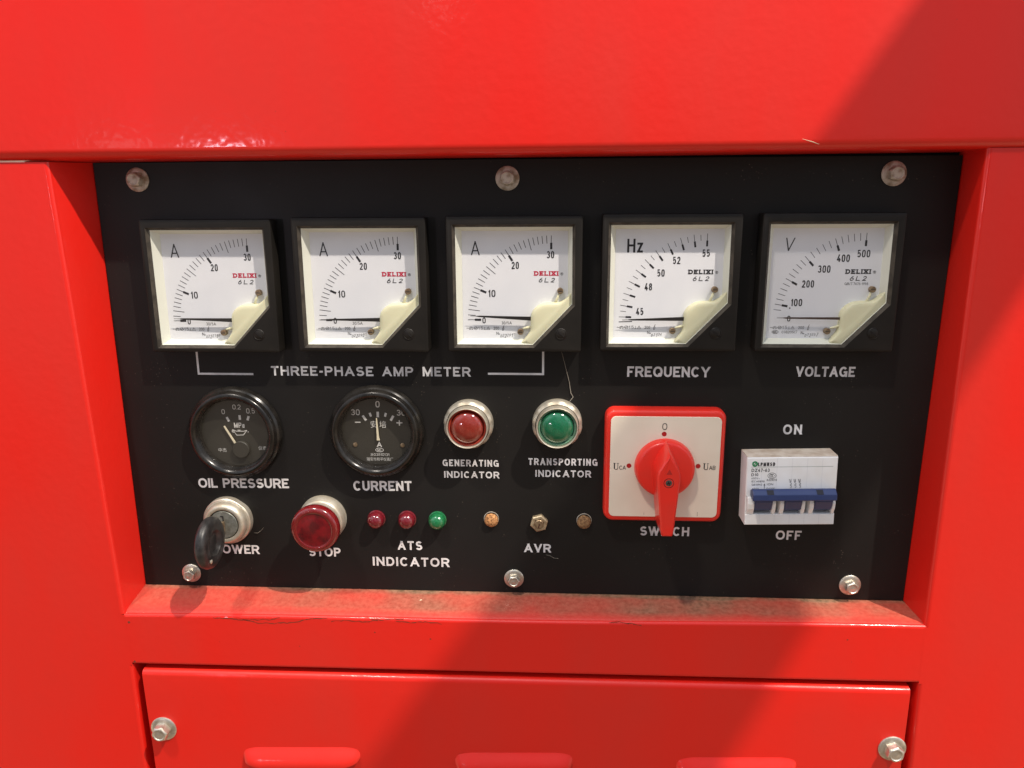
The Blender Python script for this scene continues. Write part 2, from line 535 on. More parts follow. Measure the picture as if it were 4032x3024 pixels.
C_ = 'closed'
BOWL = arc(0.56, 0.73, 0.44, 0.27, 90, -90, 10)
G = {   # width, height, strokes (a stroke is a list of points; a closed one starts with 'closed')
    'A': (0.98, 1, [[(0.02, 0), (0.5, 1)], [(0.98, 0), (0.5, 1)], [(0.2, 0.30), (0.8, 0.30)]]),
    'B': (0.84, 1, [[C_, (0, 0), (0.5, 0)] + arc(0.56, 0.26, 0.44, 0.26, -80, 80, 8) + [(0.5, 0.52), (0, 0.52)], [(0, 0.5), (0, 1)], [(0, 1), (0.48, 1)] + arc(0.52, 0.76, 0.40, 0.24, 85, -85, 8) + [(0.48, 0.52)]]),
    'C': (0.92, 1, [arc(0.5, 0.5, 0.5, 0.5, 42, 318, 24)]),
    'D': (0.88, 1, [[C_, (0, 0), (0.45, 0)] + arc(0.45, 0.5, 0.55, 0.5, -80, 80, 14) + [(0.45, 1), (0, 1)]]),
    'E': (0.76, 1, [[(0, 0), (0, 1)], [(0, 1), (1, 1)], [(0, 0.5), (0.92, 0.5)], [(0, 0), (1, 0)]]),
    'F': (0.72, 1, [[(0, 0), (0, 1)], [(0, 1), (1, 1)], [(0, 0.48), (0.88, 0.48)]]),
    'G': (0.96, 1, [arc(0.5, 0.5, 0.5, 0.5, 42, 335, 24), [(0.56, 0.45), (1, 0.45)], [(1, 0.53), (1, 0)]]),
    'H': (0.86, 1, [[(0, 0), (0, 1)], [(1, 0), (1, 1)], [(0, 0.52), (1, 0.52)]]),
    'I': (0.0, 1, [[(0, 0), (0, 1)]]),
    'L': (0.70, 1, [[(0, 0), (0, 1)], [(0, 0), (1, 0)]]),
    'M': (1.04, 1, [[(0, 0), (0, 1)], [(1, 0), (1, 1)], [(0.04, 1), (0.5, 0)], [(0.96, 1), (0.5, 0)]]),
    'N': (0.87, 1, [[(0, 0), (0, 1)], [(1, 0), (1, 1)], [(0.02, 1), (0.98, 0)]]),
    'O': (1.0, 1, [[C_] + sup(0.5, 0.5, 0.5, 0.5, 2.15)]),
    'P': (0.82, 1, [[(0, 0), (0, 1)], [(0, 1), (0.5, 1)] + BOWL + [(0.5, 0.46), (0, 0.46)]]),
    'Q': (1.0, 1, [[C_] + sup(0.5, 0.5, 0.5, 0.5, 2.15), [(0.60, 0.30), (0.98, -0.04)]]),
    'R': (0.87, 1, [[(0, 0), (0, 1)], [(0, 1), (0.5, 1)] + BOWL + [(0.5, 0.46), (0, 0.46)], [(0.58, 0.46), (0.96, 0)]]),
    'S': (0.82, 1, [arc(0.5, 0.745, 0.46, 0.255, 28, 250, 14) + [(0.5, 0.5)] + arc(0.5, 0.255, 0.5, 0.255, 70, -158, 14)]),
    'T': (0.80, 1, [[(0, 1), (1, 1)], [(0.5, 0), (0.5, 1)]]),
    'U': (0.84, 1, [[(0, 1), (0, 0.36)] + arc(0.5, 0.36, 0.5, 0.36, 190, 350, 12) + [(1, 0.36), (1, 1)]]),
    'V': (0.92, 1, [[(0.02, 1), (0.5, 0)], [(0.98, 1), (0.5, 0)]]),
    'W': (1.34, 1, [[(0.01, 1), (0.26, 0)], [(0.5, 1), (0.26, 0)], [(0.5, 1), (0.74, 0)], [(0.99, 1), (0.74, 0)]]),
    'X': (0.92, 1, [[(0.02, 0), (0.98, 1)], [(0.02, 1), (0.98, 0)]]),
    'Y': (0.92, 1, [[(0.02, 1), (0.5, 0.42)], [(0.98, 1), (0.5, 0.42)], [(0.5, 0.44), (0.5, 0)]]),
    'Z': (0.82, 1, [[(0, 1), (1, 1)], [(0.96, 1), (0.04, 0)], [(0, 0), (1, 0)]]),
    '0': (0.62, 1, [[C_] + sup(0.5, 0.5, 0.5, 0.5, 2.8)]),
    '1': (0.36, 1, [[(0.85, 0), (0.85, 1)], [(0.85, 0.97), (0.0, 0.72)]]),
    '2': (0.62, 1, [arc(0.5, 0.70, 0.48, 0.30, 170, -25, 12) + [(0.06, 0.06)], [(0, 0), (1, 0)]]),
    '3': (0.62, 1, [arc(0.48, 0.75, 0.46, 0.25, 160, -80, 12) + [(0.40, 0.51)], [(0.40, 0.53)] + arc(0.48, 0.26, 0.52, 0.26, 80, -160, 12)]),
    '4': (0.66, 1, [[(0.60, 1), (0.02, 0.24)], [(0, 0.24), (1, 0.24)], [(0.72, 0.55), (0.72, 0)]]),
    '5': (0.62, 1, [[(0.10, 1), (0.95, 1)], [(0.12, 1.0), (0.07, 0.48)] + arc(0.5, 0.32, 0.5, 0.32, 140, -150, 12)]),
    '6': (0.62, 1, [[C_] + sup(0.5, 0.30, 0.5, 0.30, 2.4), [(0.0, 0.30), (0.12, 0.56), (0.36, 0.82), (0.62, 1)]]),
    '7': (0.62, 1, [[(0, 1), (1, 1)], [(0.98, 1), (0.36, 0)]]),
    '8': (0.62, 1, [[C_] + sup(0.5, 0.75, 0.43, 0.25, 2.3), [C_] + sup(0.5, 0.26, 0.5, 0.26, 2.3)]),
    '9': (0.62, 1, [[C_] + sup(0.5, 0.70, 0.5, 0.30, 2.4), [(1.0, 0.70), (0.88, 0.44), (0.64, 0.18), (0.38, 0)]]),
    'z': (0.60, 0.72, [[(0, 1), (1, 1)], [(0.95, 1), (0.05, 0)], [(0, 0), (1, 0)]]),
    'a': (0.60, 0.72, [[C_] + sup(0.46, 0.5, 0.46, 0.5, 2.3), [(1, 0), (1, 1)]]),
    '-': (0.36, 1, [[(0, 0.42), (1, 0.42)]]),
    '/': (0.42, 1, [[(0, 0), (1, 1)]]),
    '.': (0.0, 1, [[(0, 0), (0, 0.02)]]),
    '~': (0.62, 1, [[(0, 0.38), (0.25, 0.55), (0.5, 0.46), (0.75, 0.36), (1, 0.54)]]),
    'i': (0.0, 0.6, [[(0, 0), (0, 1)]]),
    '|': (0.7, 0.9, [[(0.5, 0), (0.5, 1)], [(0, 0), (1, 0)]]),              # perpendicular sign
    '^': (1.0, 1, [[C_, (0, 0), (1, 0), (0.5, 1)], [(0.5, 0.3), (0.5, 0.65)]]),  # warning triangle
    '@': (1.0, 1, [[C_] + sup(0.5, 0.5, 0.5, 0.5, 2.0), [(0.35, 0.3), (0.35, 0.72), (0.62, 0.72), (0.62, 0.52), (0.35, 0.5)], [(0.5, 0.5), (0.66, 0.3)]]),
    '&': (1.0, 0.9, [[(0, 0), (0, 0.5)] + arc(0.5, 0.5, 0.5, 0.5, 180, 0, 10) + [(1, 0)], [(0.3, 0), (0.3, 0.5)] + arc(0.5, 0.5, 0.2, 0.25, 180, 0, 6) + [(0.7, 0)], [(0, 0), (0.3, 0)], [(0.7, 0), (1, 0)]]),
    '%': (1.2, 1, [[C_] + sup(0.55, 0.5, 0.42, 0.5, 2.0), [(0, 0.5), (1, 0.5)], [(0.3, 0.2), (0.85, 0.85)]]),
    'o': (0.4, 0.42, [[C_] + sup(0.5, 0.5, 0.5, 0.5, 2.0)]),
}
_lift = [0]


def stroke(mb, pts, t, x0, z0, w, hgt, h, shear=0.0, ang=0.0, org=(0, 0)):
    """one pen stroke as a strip of quads; its ends are cut along the cap and base lines"""
    closed = pts[0] == C_
    if closed:
        pts = pts[1:]
    hx, hy = max(w - t, 0.0), hgt - t
    q = [Vector((x0 + t / 2 + p[0] * hx, z0 + t / 2 + p[1] * hy)) for p in pts]
    k = len(q)
    L, Rr = [], []
    for i in range(k):
        if closed:
            a, b = q[i] - q[i - 1], q[(i + 1) % k] - q[i]
        else:
            a = q[i] - q[i - 1] if i else q[1] - q[0]
            b = q[i + 1] - q[i] if i < k - 1 else q[i] - q[i - 1]
        a.normalize(); b.normalize()
        n = Vector((-a.y - b.y, a.x + b.x))
        if n.length < 1e-4:
            n = Vector((-a.y, a.x)) * 2
        m = n * (2 / n.length_squared)
        if m.length > 1.8:
            m = m.normalized() * 1.8
        L.append(q[i] + m * t / 2); Rr.append(q[i] - m * t / 2)
    if not closed:
        for end, nxt in ((0, 1), (k - 1, k - 2)):
            p = pts[end]
            d = (q[end] - q[nxt]).normalized()
            for side in (L, Rr):
                if (abs(p[1]) < 1e-6 or abs(p[1] - 1) < 1e-6) and abs(d.y) > 0.4:
                    Y = z0 if p[1] < 0.5 else z0 + hgt
                    side[end] = side[end] + d * ((Y - side[end].y) / d.y)
                elif (abs(p[0]) < 1e-6 or abs(p[0] - 1) < 1e-6) and abs(d.x) > 0.7:
                    X = x0 if p[0] < 0.5 else x0 + max(w, t)
                    side[end] = side[end] + d * ((X - side[end].x) / d.x)
    _lift[0] = (_lift[0] + 1) % 12
    hh = h + _lift[0] * 0.004
    ca, sa = math.cos(R(ang)), math.sin(R(ang))

    def out(p):
        x, z = p.x + shear * (p.y - z0), p.y
        x, z = x - org[0], z - org[1]
        return (org[0] + x * ca - z * sa, org[1] + x * sa + z * ca, hh)
    ids = [(mb.vert(*out(a)), mb.vert(*out(b))) for a, b in zip(L, Rr)]
    for i in range(k if closed else k - 1):
        a, b = ids[i], ids[(i + 1) % k]
        mb.face((a[0], a[1], b[1], b[0]))


def write(mb, s, x0, x1, z0, z1, h, bold=0.2, gap=0.16, space=0.42, shear=0.0, ang=0.0, slab=False):
    """letter the string s into the box; letters are widened or narrowed to fill it"""
    H = z1 - z0
    t = bold * H
    gl = [G[c] if c != ' ' else None for c in s]
    n_gap = sum(1 for a, b in zip(s, s[1:]) if a != ' ' and b != ' ')
    fixed = n_gap * gap * H + s.count(' ') * space * H
    thin = sum(t for g in gl if g and g[0] == 0)
    flex = sum(g[0] for g in gl if g and g[0])
    kx = (x1 - x0 - fixed - thin) / (flex * H) if flex else 1
    x = x0
    for i, g in enumerate(gl):
        if g is None:
            x += space * H
            continue
        w = g[0] * H * kx if g[0] else t
        for st in g[2]:
            stroke(mb, st, t, x, z0, w, H * g[1], h, shear, ang, (x0, z0))
        if slab and s[i] in 'DELIX':
            sw = t * 0.38
            xs = {'D': [x], 'E': [x], 'L': [x], 'I': [x], 'X': [x + t * 0.5, x + w - t * 1.5]}[s[i]]
            for xx in xs:
                for zz in (z0, z1 - t * 0.62):
                    mb_quad(mb, xx - sw, xx + t + sw, zz, zz + t * 0.62, h + 0.05)
        x += w
        if i + 1 < len(s) and s[i + 1] != ' ':
            x += gap * H


def mb_quad(mb, x0, x1, z0, z1, h):
    mb.poly([(x0, z0, h), (x1, z0, h), (x1, z1, h), (x0, z1, h)])


def bar(mb, a, b, t, h):
    a, b = Vector(a), Vector(b)
    d = (b - a).normalized(); n = Vector((-d.y, d.x)) * t / 2
    mb.poly([(*(a - n), h), (*(b - n), h), (*(b + n), h), (*(a + n), h)])


def disc(mb, cx, cz, r, h, n=32):
    mb.poly([(cx + r * math.cos(2 * math.pi * i / n), cz + r * math.sin(2 * math.pi * i / n), h) for i in range(n)])


def annulus(mb, cx, cz, r0, r1, h, n=40, sq=1.0):
    a = mb.ring([(cx + r1 * math.cos(2 * math.pi * i / n), cz + sq * r1 * math.sin(2 * math.pi * i / n), h) for i in range(n)])
    b = mb.ring([(cx + r0 * math.cos(2 * math.pi * i / n), cz + (sq * r1 - (r1 - r0)) * math.sin(2 * math.pi * i / n), h) for i in range(n)])
    mb.join(a, b)


def han(mb, s, x0, x1, z0, z1, h):
    """Chinese characters through the built-in font"""
    cu = bpy.data.curves.new('han', 'FONT')
    cu.body = s
    o = bpy.data.objects.new('han', cu)
    COL.objects.link(o)
    dg = bpy.context.evaluated_depsgraph_get()
    me = bpy.data.meshes.new_from_object(o.evaluated_get(dg))
    bpy.data.objects.remove(o); bpy.data.curves.remove(cu)
    if len(me.vertices):
        xs = [v.co.x for v in me.vertices]; ys = [v.co.y for v in me.vertices]
        ax, ay = (x1 - x0) / max(max(xs) - min(xs), 1e-6), (z1 - z0) / max(max(ys) - min(ys), 1e-6)
        ids = [mb.vert(x0 + (v.co.x - min(xs)) * ax, z0 + (v.co.y - min(ys)) * ay, h) for v in me.vertices]
        for p in me.polygons:
            mb.face([ids[i] for i in p.vertices])
    bpy.data.meshes.remove(me)


# ================================================================== unseen slab, added outside the frame to cast the shade across the panel
def shade_slab():
    kx, kz, kh = KEY.x / S, KEY.z / S, -KEY.y / S
    T = KEY.length

    def at(x, z, t):
        k = t / T
        return (x + (kx - x) * k, z + (kz - z) * k, 27 + (kh - 27) * k)
    top, low = 0.52, 1.05
    a = [at(293, 325, top), at(404, 325, top), at(98, -330, low), at(-135, -330, low)]
    a = [a[3], a[2], a[1], a[0]]
    mb = MB()
    mb.loft([[(x, z + 12, h - 8) for x, z, h in a], [(x, z, h) for x, z, h in a]])
    o = obj('shade_caster', mb, CASTER, recalc=True)
    tag(o, 'dark slab added out of view above the red cabinet to cast shade', 'beam', kind='structure')


shade_slab()

# ================================================================== the red cabinet
cab = thing('generator_cabinet', 'bright red sheet metal generator cabinet framing the recessed black panel', 'cabinet')


def strip(mb, section, xs, tilt=0.0):
    """a folded sheet: section (z, h) swept along x, tilted by tilt mm per mm"""
    rows = [[mb.vert(x, z + tilt * x, h) for z, h in section] for x in xs]
    for a, b in zip(rows, rows[1:]):
        for i in range(len(section) - 1):
            mb.face((a[i], b[i], b[i + 1], a[i + 1]))


mb = MB()
sec = [(140.3, -6), (140.3, 12)]
sec += [(140.3 + 6.0 * (1 - math.cos(R(a))), 22.5 + 6.5 * math.sin(R(a))) for a in range(0, 91, 9)]
sec += [(152, 29.15), (175, 29.5), (215, 29.8), (330, 30), (430, 30)]
strip(mb, sec, [-820, -480, -300, -150, 0, 150, 300, 480, 820], 0.0042)
weigh(obj('hood', mb, RED, cab, smooth=60))


def post(inner, gap, sign, base_top, base_bot):
    """front sheet with its folded return down to the panel; inner: (x, z) along the fold from top to bottom"""
    mb = MB()
    rr = 2.6
    prof = []
    for (x, z), (xb, zb) in zip(inner, [base_top, base_bot]):
        row = [(sign * 820, z, 26.0)]
        for i in range(7):
            a = R(90 * i / 6)
            row.append((x + sign * rr * (1 - math.sin(a)), z, 26 - rr * (1 - math.cos(a))))
        row.append((xb, zb, 0.0))
        row.append((xb + sign * 0.4, zb, -8.0))
        prof.append(row)
    n = 8
    rows = []
    for i in range(n + 1):
        t = i / n
        rows.append([tuple(p + (q - p) * t for p, q in zip(a, b)) for a, b in zip(*prof)])
    ids = [mb.ring(r) for r in rows]
    for a, b in zip(ids, ids[1:]):
        for i in range(len(a) - 1):
            mb.face((a[i], a[i + 1], b[i + 1], b[i]) if sign > 0 else (b[i], b[i + 1], a[i + 1], a[i]))
    # rim along the top of the sheet
    top = ids[0]
    back = [mb.vert(mb.v[i][0], mb.v[i][1], mb.v[i][2] - 3.0) for i in top[:-2]]
    for i in range(len(back) - 1):
        mb.face((top[i], top[i + 1], back[i + 1], back[i]))
    # front sheet and edge beside the access panel, below the cross rail
    g = gap
    lo = []
    for x, z in g:
        row = [(sign * 820, z, 26.0)]
        for i in range(7):
            a = R(90 * i / 6)
            row.append((x + sign * rr * (1 - math.sin(a)), z, 26 - rr * (1 - math.cos(a))))
        row.append((x, z, 4.0))
        lo.append(row)
    ids2 = [mb.ring(r) for r in lo]
    for a, b in zip(ids2, ids2[1:]):
        for i in range(len(a) - 1):
            mb.face((a[i], a[i + 1], b[i + 1], b[i]) if sign > 0 else (b[i], b[i + 1], a[i + 1], a[i]))
    # the flat between the fold's end and the gap
    zt, zbm = inner[-1][1], g[0][1]
    xi = inner[-1][0]
    q = [(sign * 820, zbm, 26.0), (g[0][0] + sign * rr, zbm, 26.0), (xi + sign * rr, zt, 26.0), (sign * 820, zt, 26.0)]
    mb.poly(q)
    q = [(g[0][0], zbm, 26.0), (xi, zt, 26.0), (xi + sign * rr, zt, 26.0), (g[0][0] + sign * rr, zbm, 26.0)]
    mb.poly(q)
    return weigh(obj('side_post', mb, RED, cab, smooth=50, recalc=True))


post([(-264.6, 138.3), (-255.2, -146.2)], [(-253.9, -183.2), (-252.4, -520.0)], -1, (-254.2, 139.0), (-253.8, -138.6))
post([(253.6, 141.9), (253.8, -141.5)], [(254.6, -181.2), (261.0, -520.0)], 1, (254.6, 141.9), (251.7, -138.2))

# cross rail: dusty ledge, rounded fold, face, lower fold into the gap
mb = MB()
xs = [-255.8 + 511.0 * i / 24 for i in range(25)]


def rail_row(x):
    t = (x + 255.8) / 511.0
    zf = -146.3 + 4.9 * t + 0.6 * math.sin(t * 9)
    zb = -182.9 + 1.9 * t
    xi = x if 0.001 < t < 0.999 else x
    xb = -253.6 + 505.1 * t
    row = [(xb, -138.4, -4), (xb, -138.35, 0)]
    for k in (0.3, 0.6, 0.86):
        row.append((xb + (xi - xb) * k, -138.35 + (zf + 0.9 + 138.35) * k, 26 * k))
    for a in range(0, 91, 15):
        row.append((xi, zf - 2.2 * (1 - math.cos(R(a))) + 0.4, 23.6 + 2.35 * math.sin(R(a))))
    row.append((xi, zb + 2.5, 25.95))
    for a in range(15, 91, 15):
        row.append((xi, zb + 2.5 - 2.5 * math.sin(R(a)), 23.45 + 2.5 * math.cos(R(a))))
    row.append((xi, zb, 4))
    return row


rows = [mb.ring(rail_row(x)) for x in xs]
for a, b in zip(rows, rows[1:]):
    for i in range(len(a) - 1):
        mb.m = 1 if i < 6 else 0
        mb.face((a[i + 1], b[i + 1], b[i], a[i]))
random.seed(4)
mb.m = 2
for x0, x1, dz in ((-196, -150, -0.2), (-176, -120, -1.4), (-118, -86, -2.4), (-98, -70, 0.9), (-76, -44, -1.5), (60, 82, -0.4)):
    x, z, last = x0, -146.6 + 0.0096 * (x0 + 255) + dz, None
    while x < x1:
        w = random.uniform(0.08, 0.34)
        z += random.uniform(-0.6, 0.6)
        cur = (mb.vert(x, z - w, 26.06), mb.vert(x, z + w, 26.06))
        if last:
            mb.face((last[0], cur[0], cur[1], last[1]))
        last = cur
        x += random.uniform(0.8, 2.6)
for x, z, r in ((-252.6, -151.6, 0.8), (-252.2, -180.4, 0.7), (-54, -158.3, 0.5), (-90, -154.5, 0.45), (208, -151.5, 0.45), (-140, -166, 0.3)):
    disc(mb, x, z, r, 26.06, 9)
weigh(obj('sill_rail', mb, [RED, DUSTRED, mat('cracked_paint_rust', (0.16, 0.035, 0.014), 0.85)], cab, smooth=50))
# liner: dark inside of the cabinet seen through the gaps
mb = MB()
mb.poly([(-300, -530, -6), (300, -530, -6), (300, 180, -6), (-300, 180, -6)])
obj('inner_liner', mb, DARK, cab)

# ================================================================== access panel below, with louvres and flange bolts
acc = thing('access_panel', 'red louvred access cover bolted on below the dusty ledge', 'access panel')
mb = MB()
xs = [-247.4, -247.0, -246.0]
x_l, x_r = (-247.6, -245.4), (249.7, 249.3)
sec_x = [0.0, 0.02, 0.1, 0.3, 0.5, 0.7, 0.9, 0.98, 1.0]
rows = []
for z, h, k in ((0, 6, 0), (0, 22.5, 0), (-0.3, 24.4, 0), (-1.0, 25.9, 0), (-2.2, 26.8, 0), (-4, 27.2, 0), (-20, 27.4, .15), (-60, 27.5, .5), (-150, 27.5, 1.0), (-330, 27.5, 1.0)):
    xl = x_l[0] + (x_l[1] - x_l[0]) * k; xr = x_r[0] + (x_r[1] - x_r[0]) * k
    row = []
    for t in sec_x:
        x = xl + (xr - xl) * t
        row.append((x, -186.2 + 1.9 * t + z, h))
    rows.append(mb.ring(row))
for a, b in zip(rows, rows[1:]):
    mb.join(b, a, closed=False)
for side, e_ in ((0, -1), (-1, 1)):          # folded side edges
    ed = [r[side] for r in rows[1:]]
    bk = [mb.vert(mb.v[i][0], mb.v[i][1], 6) for i in ed]
    for i in range(len(ed) - 1):
        q = (ed[i], ed[i + 1], bk[i + 1], bk[i])
        mb.face(q if side == 0 else tuple(reversed(q)))
weigh(obj('cover_sheet', mb, RED, acc, smooth=40))


def louvre(x0, x1, zt, ang):
    """pressed hood with rounded ends, open below"""
    mb = MB()
    nx, nz = 40, 14
    L = x1 - x0
    hgt = 12.5
    grid = []
    for j in range(nz + 1):
        v = j / nz
        row = []
        for i in range(nx + 1):
            u = i / nx
            x = x0 + L * u
            e_ = min(u, 1 - u) * L / 13.0
            end = math.sqrt(max(0.0, 1 - (1 - min(e_, 1)) ** 2))
            depth = end * 5.6 * math.sin(min(1.0, v * 1.05) * math.pi / 2) ** 1.2
            z = zt - hgt * v * (0.35 + 0.65 * (end if v > 0 else 1)) - (1 - end) * 4.0 + (x - x0) * 0.036
            row.append(mb.vert(x, z, 27.2 + depth))
        grid.append(row)
    for a, b in zip(grid, grid[1:]):
        mb.join(b, a, closed=False)
    last = grid[-1]
    mb.m = 1
    bk = [mb.vert(mb.v[i][0], mb.v[i][1] + 1.5, 26.0) for i in last]
    mb.join(bk, last, closed=False)
    return obj('louvre', mb, [RED, RED], acc, smooth=50)


louvre(-184, -103.5, -241.8, 0)
louvre(-40, 38.5, -240.6, 0)
louvre(106.0, 183.5, -238.6, 0)


def bolt(parent, x, z, h0, scale, m, rot, washer_m=None):
    """hex flange bolt: head with chamfered crown and shallow dimple, on its round flange"""
    mb = MB()
    k = scale
    rh = 4.55 * k
    n = 6
    H = 6.0 * k
    def hexr(r):
        return [(r * math.cos(R(rot + 60 * i)), r * math.sin(R(rot + 60 * i))) for i in range(6)]
    N = 48
    def rad(a, r):   # hexagon radius at angle a
        a = (a - rot) % 60 - 30
        return r * math.cos(R(30)) / math.cos(R(a))
    def hx(r, h, round_=0.0):
        out = []
        for i in range(N):
            a = 360 * i / N
            q = rad(a, r) * (1 - round_) + r * 0.87 * round_
            out.append((q * math.cos(R(a)), q * math.sin(R(a)), h))
        return out
    mb.loft([hx(rh * 1.03, 0.8 * k), hx(rh, 1.4 * k), hx(rh, H - 0.9 * k), hx(rh * 0.93, H - 0.25 * k, 0.7), hx(rh * 0.84, H, 1.0), hx(rh * 0.74, H, 1.0), hx(rh * 0.66, H - 0.35 * k, 1.0), hx(rh * 0.25, H - 0.4 * k, 1.0), hx(rh * 0.08, H - 0.2 * k, 1.0)], cap0=False)
    b = obj('bolt', mb, m, parent, (x, z, h0), smooth=32)
    mb = MB()
    mb.lathe([(7.0 * k, -0.2), (7.05 * k, 0.5 * k), (6.7 * k, 0.85 * k), (5.4 * k, 1.15 * k), (0, 1.25 * k)], 40)
    obj('flange', mb, washer_m or m, b, (0, 0, 0), smooth=40)
    return b


bolt(acc, -237.0, -229.8, 27.4, 1.24, ZINC, 8)
bolt(acc, 242.4, -227.2, 27.4, 1.24, ZINC, 22)

# ================================================================== black control panel
pan = thing('control_panel', 'flat black instrument panel with silver lettering, recessed in the red cabinet', 'control panel')
mb = MB()
mb.prism([(-253.2, -138.2), (251.4, -137.7), (254.0, 139.6), (-253.6, 138.9)], -2.0, 0.0)
obj('panel_plate', mb, PANEL, pan)
TH = 0.12


def caption(s, x0, x1, z0, z1, m=INK, bold=0.2, gap=0.15, space=0.5, label=None, ang=0.0):
    mb = MB()
    lines = s if isinstance(s, list) else [(s, x0, x1, z0, z1)]
    for q in lines:
        write(mb, q[0], q[1], q[2], q[3], q[4], TH, bold, gap, space, ang=ang)
    o = obj('caption', mb, m, pan)
    if label:
        o['label'] = label
    return o


def words(parts, m, label, bold=0.2, gap=0.2):
    mb = MB()
    for s, a, b, z0, z1 in parts:
        write(mb, s, a, b, z0, z1, TH, bold, gap)
    o = obj('caption', mb, m, pan)
    o['label'] = label


words([('THREE-PHASE', -154.5, -89.2, 8.9, 15.0), ('AMP', -83.5, -64.0, 9.0, 15.0), ('METER', -58.0, -28.0, 9.1, 15.1)], INK, 'silver caption THREE-PHASE AMP METER')
for xa, xb, za in ((-201.5, -166.1, 25.0), (17.2, -17.1, 25.5)):
    mb = MB()
    zb = 9.7 if xa < 0 else 11.0
    bar(mb, (xa, zb - 0.65), (xa, za), 1.3, TH)
    bar(mb, (xa, zb), (xb, zb), 1.3, TH + 0.03)
    obj('bracket_line', mb, INK, pan)
caption('FREQUENCY', 69.0, 119.4, 9.7, 16.3, label='silver caption FREQUENCY', gap=0.12)
caption('VOLTAGE', 171.1, 206.4, 10.6, 16.9, label='silver caption VOLTAGE', gap=0.11)
caption('OIL PRESSURE', -209.2, -148.6, -67.3, -60.7, WINK, label='white caption OIL PRESSURE', gap=0.10, space=0.55, ang=0.5)
caption('CURRENT', -105.9, -67.6, -67.8, -61.0, WINK, label='white caption CURRENT', gap=0.11, ang=0.6)
words([('GENERATING', -47.0, -10.9, -50.0, -45.5), ('INDICATOR', -46.2, -10.6, -57.9, -53.4)], WINK, 'white caption GENERATING INDICATOR', gap=0.2)
words([('TRANSPORTING', 8.1, 52.0, -48.5, -43.9), ('INDICATOR', 12.6, 48.1, -56.4, -51.8)], INK, 'silver caption TRANSPORTING INDICATOR', gap=0.2)
words([('ATS', -78.3, -62.0, -108.9, -102.6), ('INDICATOR', -95.6, -44.3, -120.7, -114.3)], WINK, 'white caption ATS INDICATOR', gap=0.2)
caption('AVR', 5.4, 22.9, -108.9, -102.9, label='silver caption AVR', gap=0.16)
caption('SWITCH', 80.4, 111.9, -95.6, -89.3, label='silver caption SWITCH, half hidden by the red handle', gap=0.14)
caption('ON', 166.2, 177.7, -26.3, -19.9, label='silver caption ON', gap=0.2, ang=0.5)
caption('OFF', 166.9, 183.0, -96.8, -90.5, label='silver caption OFF', gap=0.17)
caption('POWER', -203.0, -172.2, -114.0, -107.6, WINK, label='white caption POWER, its first letter hidden by the key', gap=0.11)
caption('STOP', -138.4, -117.0, -114.7, -108.4, WINK, label='white caption STOP, its top hidden by the red button', gap=0.13)
bolt(pan, -227.0, 129.0, 0.2, 1.0, OLDZINC, 10)
bolt(pan, -4.2, 128.5, 0.2, 1.0, OLDZINC, 25)
bolt(pan, 216.8, 129.8, 0.2, 1.0, OLDZINC, 40)
bolt(pan, -220.3, -128.8, 0.2, 0.92, ZINC, 20)
bolt(pan, -1.4, -127.9, 0.2, 0.92, ZINC, 5)
bolt(pan, 216.5, -127.5, 0.2, 0.98, ZINC, 25)

# ================================================================== square panel meters
LIP_OUT = [(-36.4, -37.7), (11.9, -37.5), (36.0, -12.2), (35.6, 35.2), (-36.4, 35.2)]
LIP_IN = [(-34.8, -36.0), (11.1, -36.0), (34.4, -11.4), (34.0, 33.7), (-34.8, 33.7)]
DIAL = [(-31.8, -33.4), (10.0, -33.4), (32.0, -9.6), (31.6, 31.3), (-31.6, 31.3)]
HF = 11.0
AC = (21.7, -21.8)
RO = 50.3


def meter_frame():
    mb = MB()
    sq = rrect(-40, 40, -40, 40, 1.2, 3)
    s1 = inset(sq, 0.9)
    ids = [mb.ring([(x, z, h) for x, z in q]) for q, h in ((sq, 0), (sq, HF - 0.9), (inset(sq, 0.3), HF - 0.25), (s1, HF))]
    for a, b in zip(ids, ids[1:]):
        mb.join(a, b)
    lo = mb.ring([(x, z, HF) for x, z in LIP_OUT])
    # front face between the outer square and the window: corner by corner
    n = len(sq) // 4
    o = ids[-1]
    BR, TR, TL, BL = o[0:n], o[n:2 * n], o[2 * n:3 * n], o[3 * n:4 * n]
    mb.face([*BL, *BR[:1], lo[1], lo[0]])
    mb.face([*BR, lo[2], lo[1]])
    mb.face([BR[-1], *TR[:1], lo[3], lo[2]])
    mb.face([*TR, *TL[:1], lo[4], lo[3]])
    mb.face([*TL, *BL[:1], lo[0], lo[4]])
    mb.m = 1
    li = mb.ring([(x, z, 8.6) for x, z in LIP_IN])
    lo2 = mb.ring([(x, z, HF) for x, z in LIP_OUT])
    mb.join(lo2, li)
    return mb.mesh('frame', [BPLASTIC, LIP], 30)


def meter_tray():
    mb = MB()
    a = mb.ring([(x, z, 8.55) for x, z in LIP_IN])
    b = mb.ring([(x, z, 3.0) for x, z in DIAL])
    mb.join(a, b)
    return mb.mesh('inner_tray', [TRAYW])


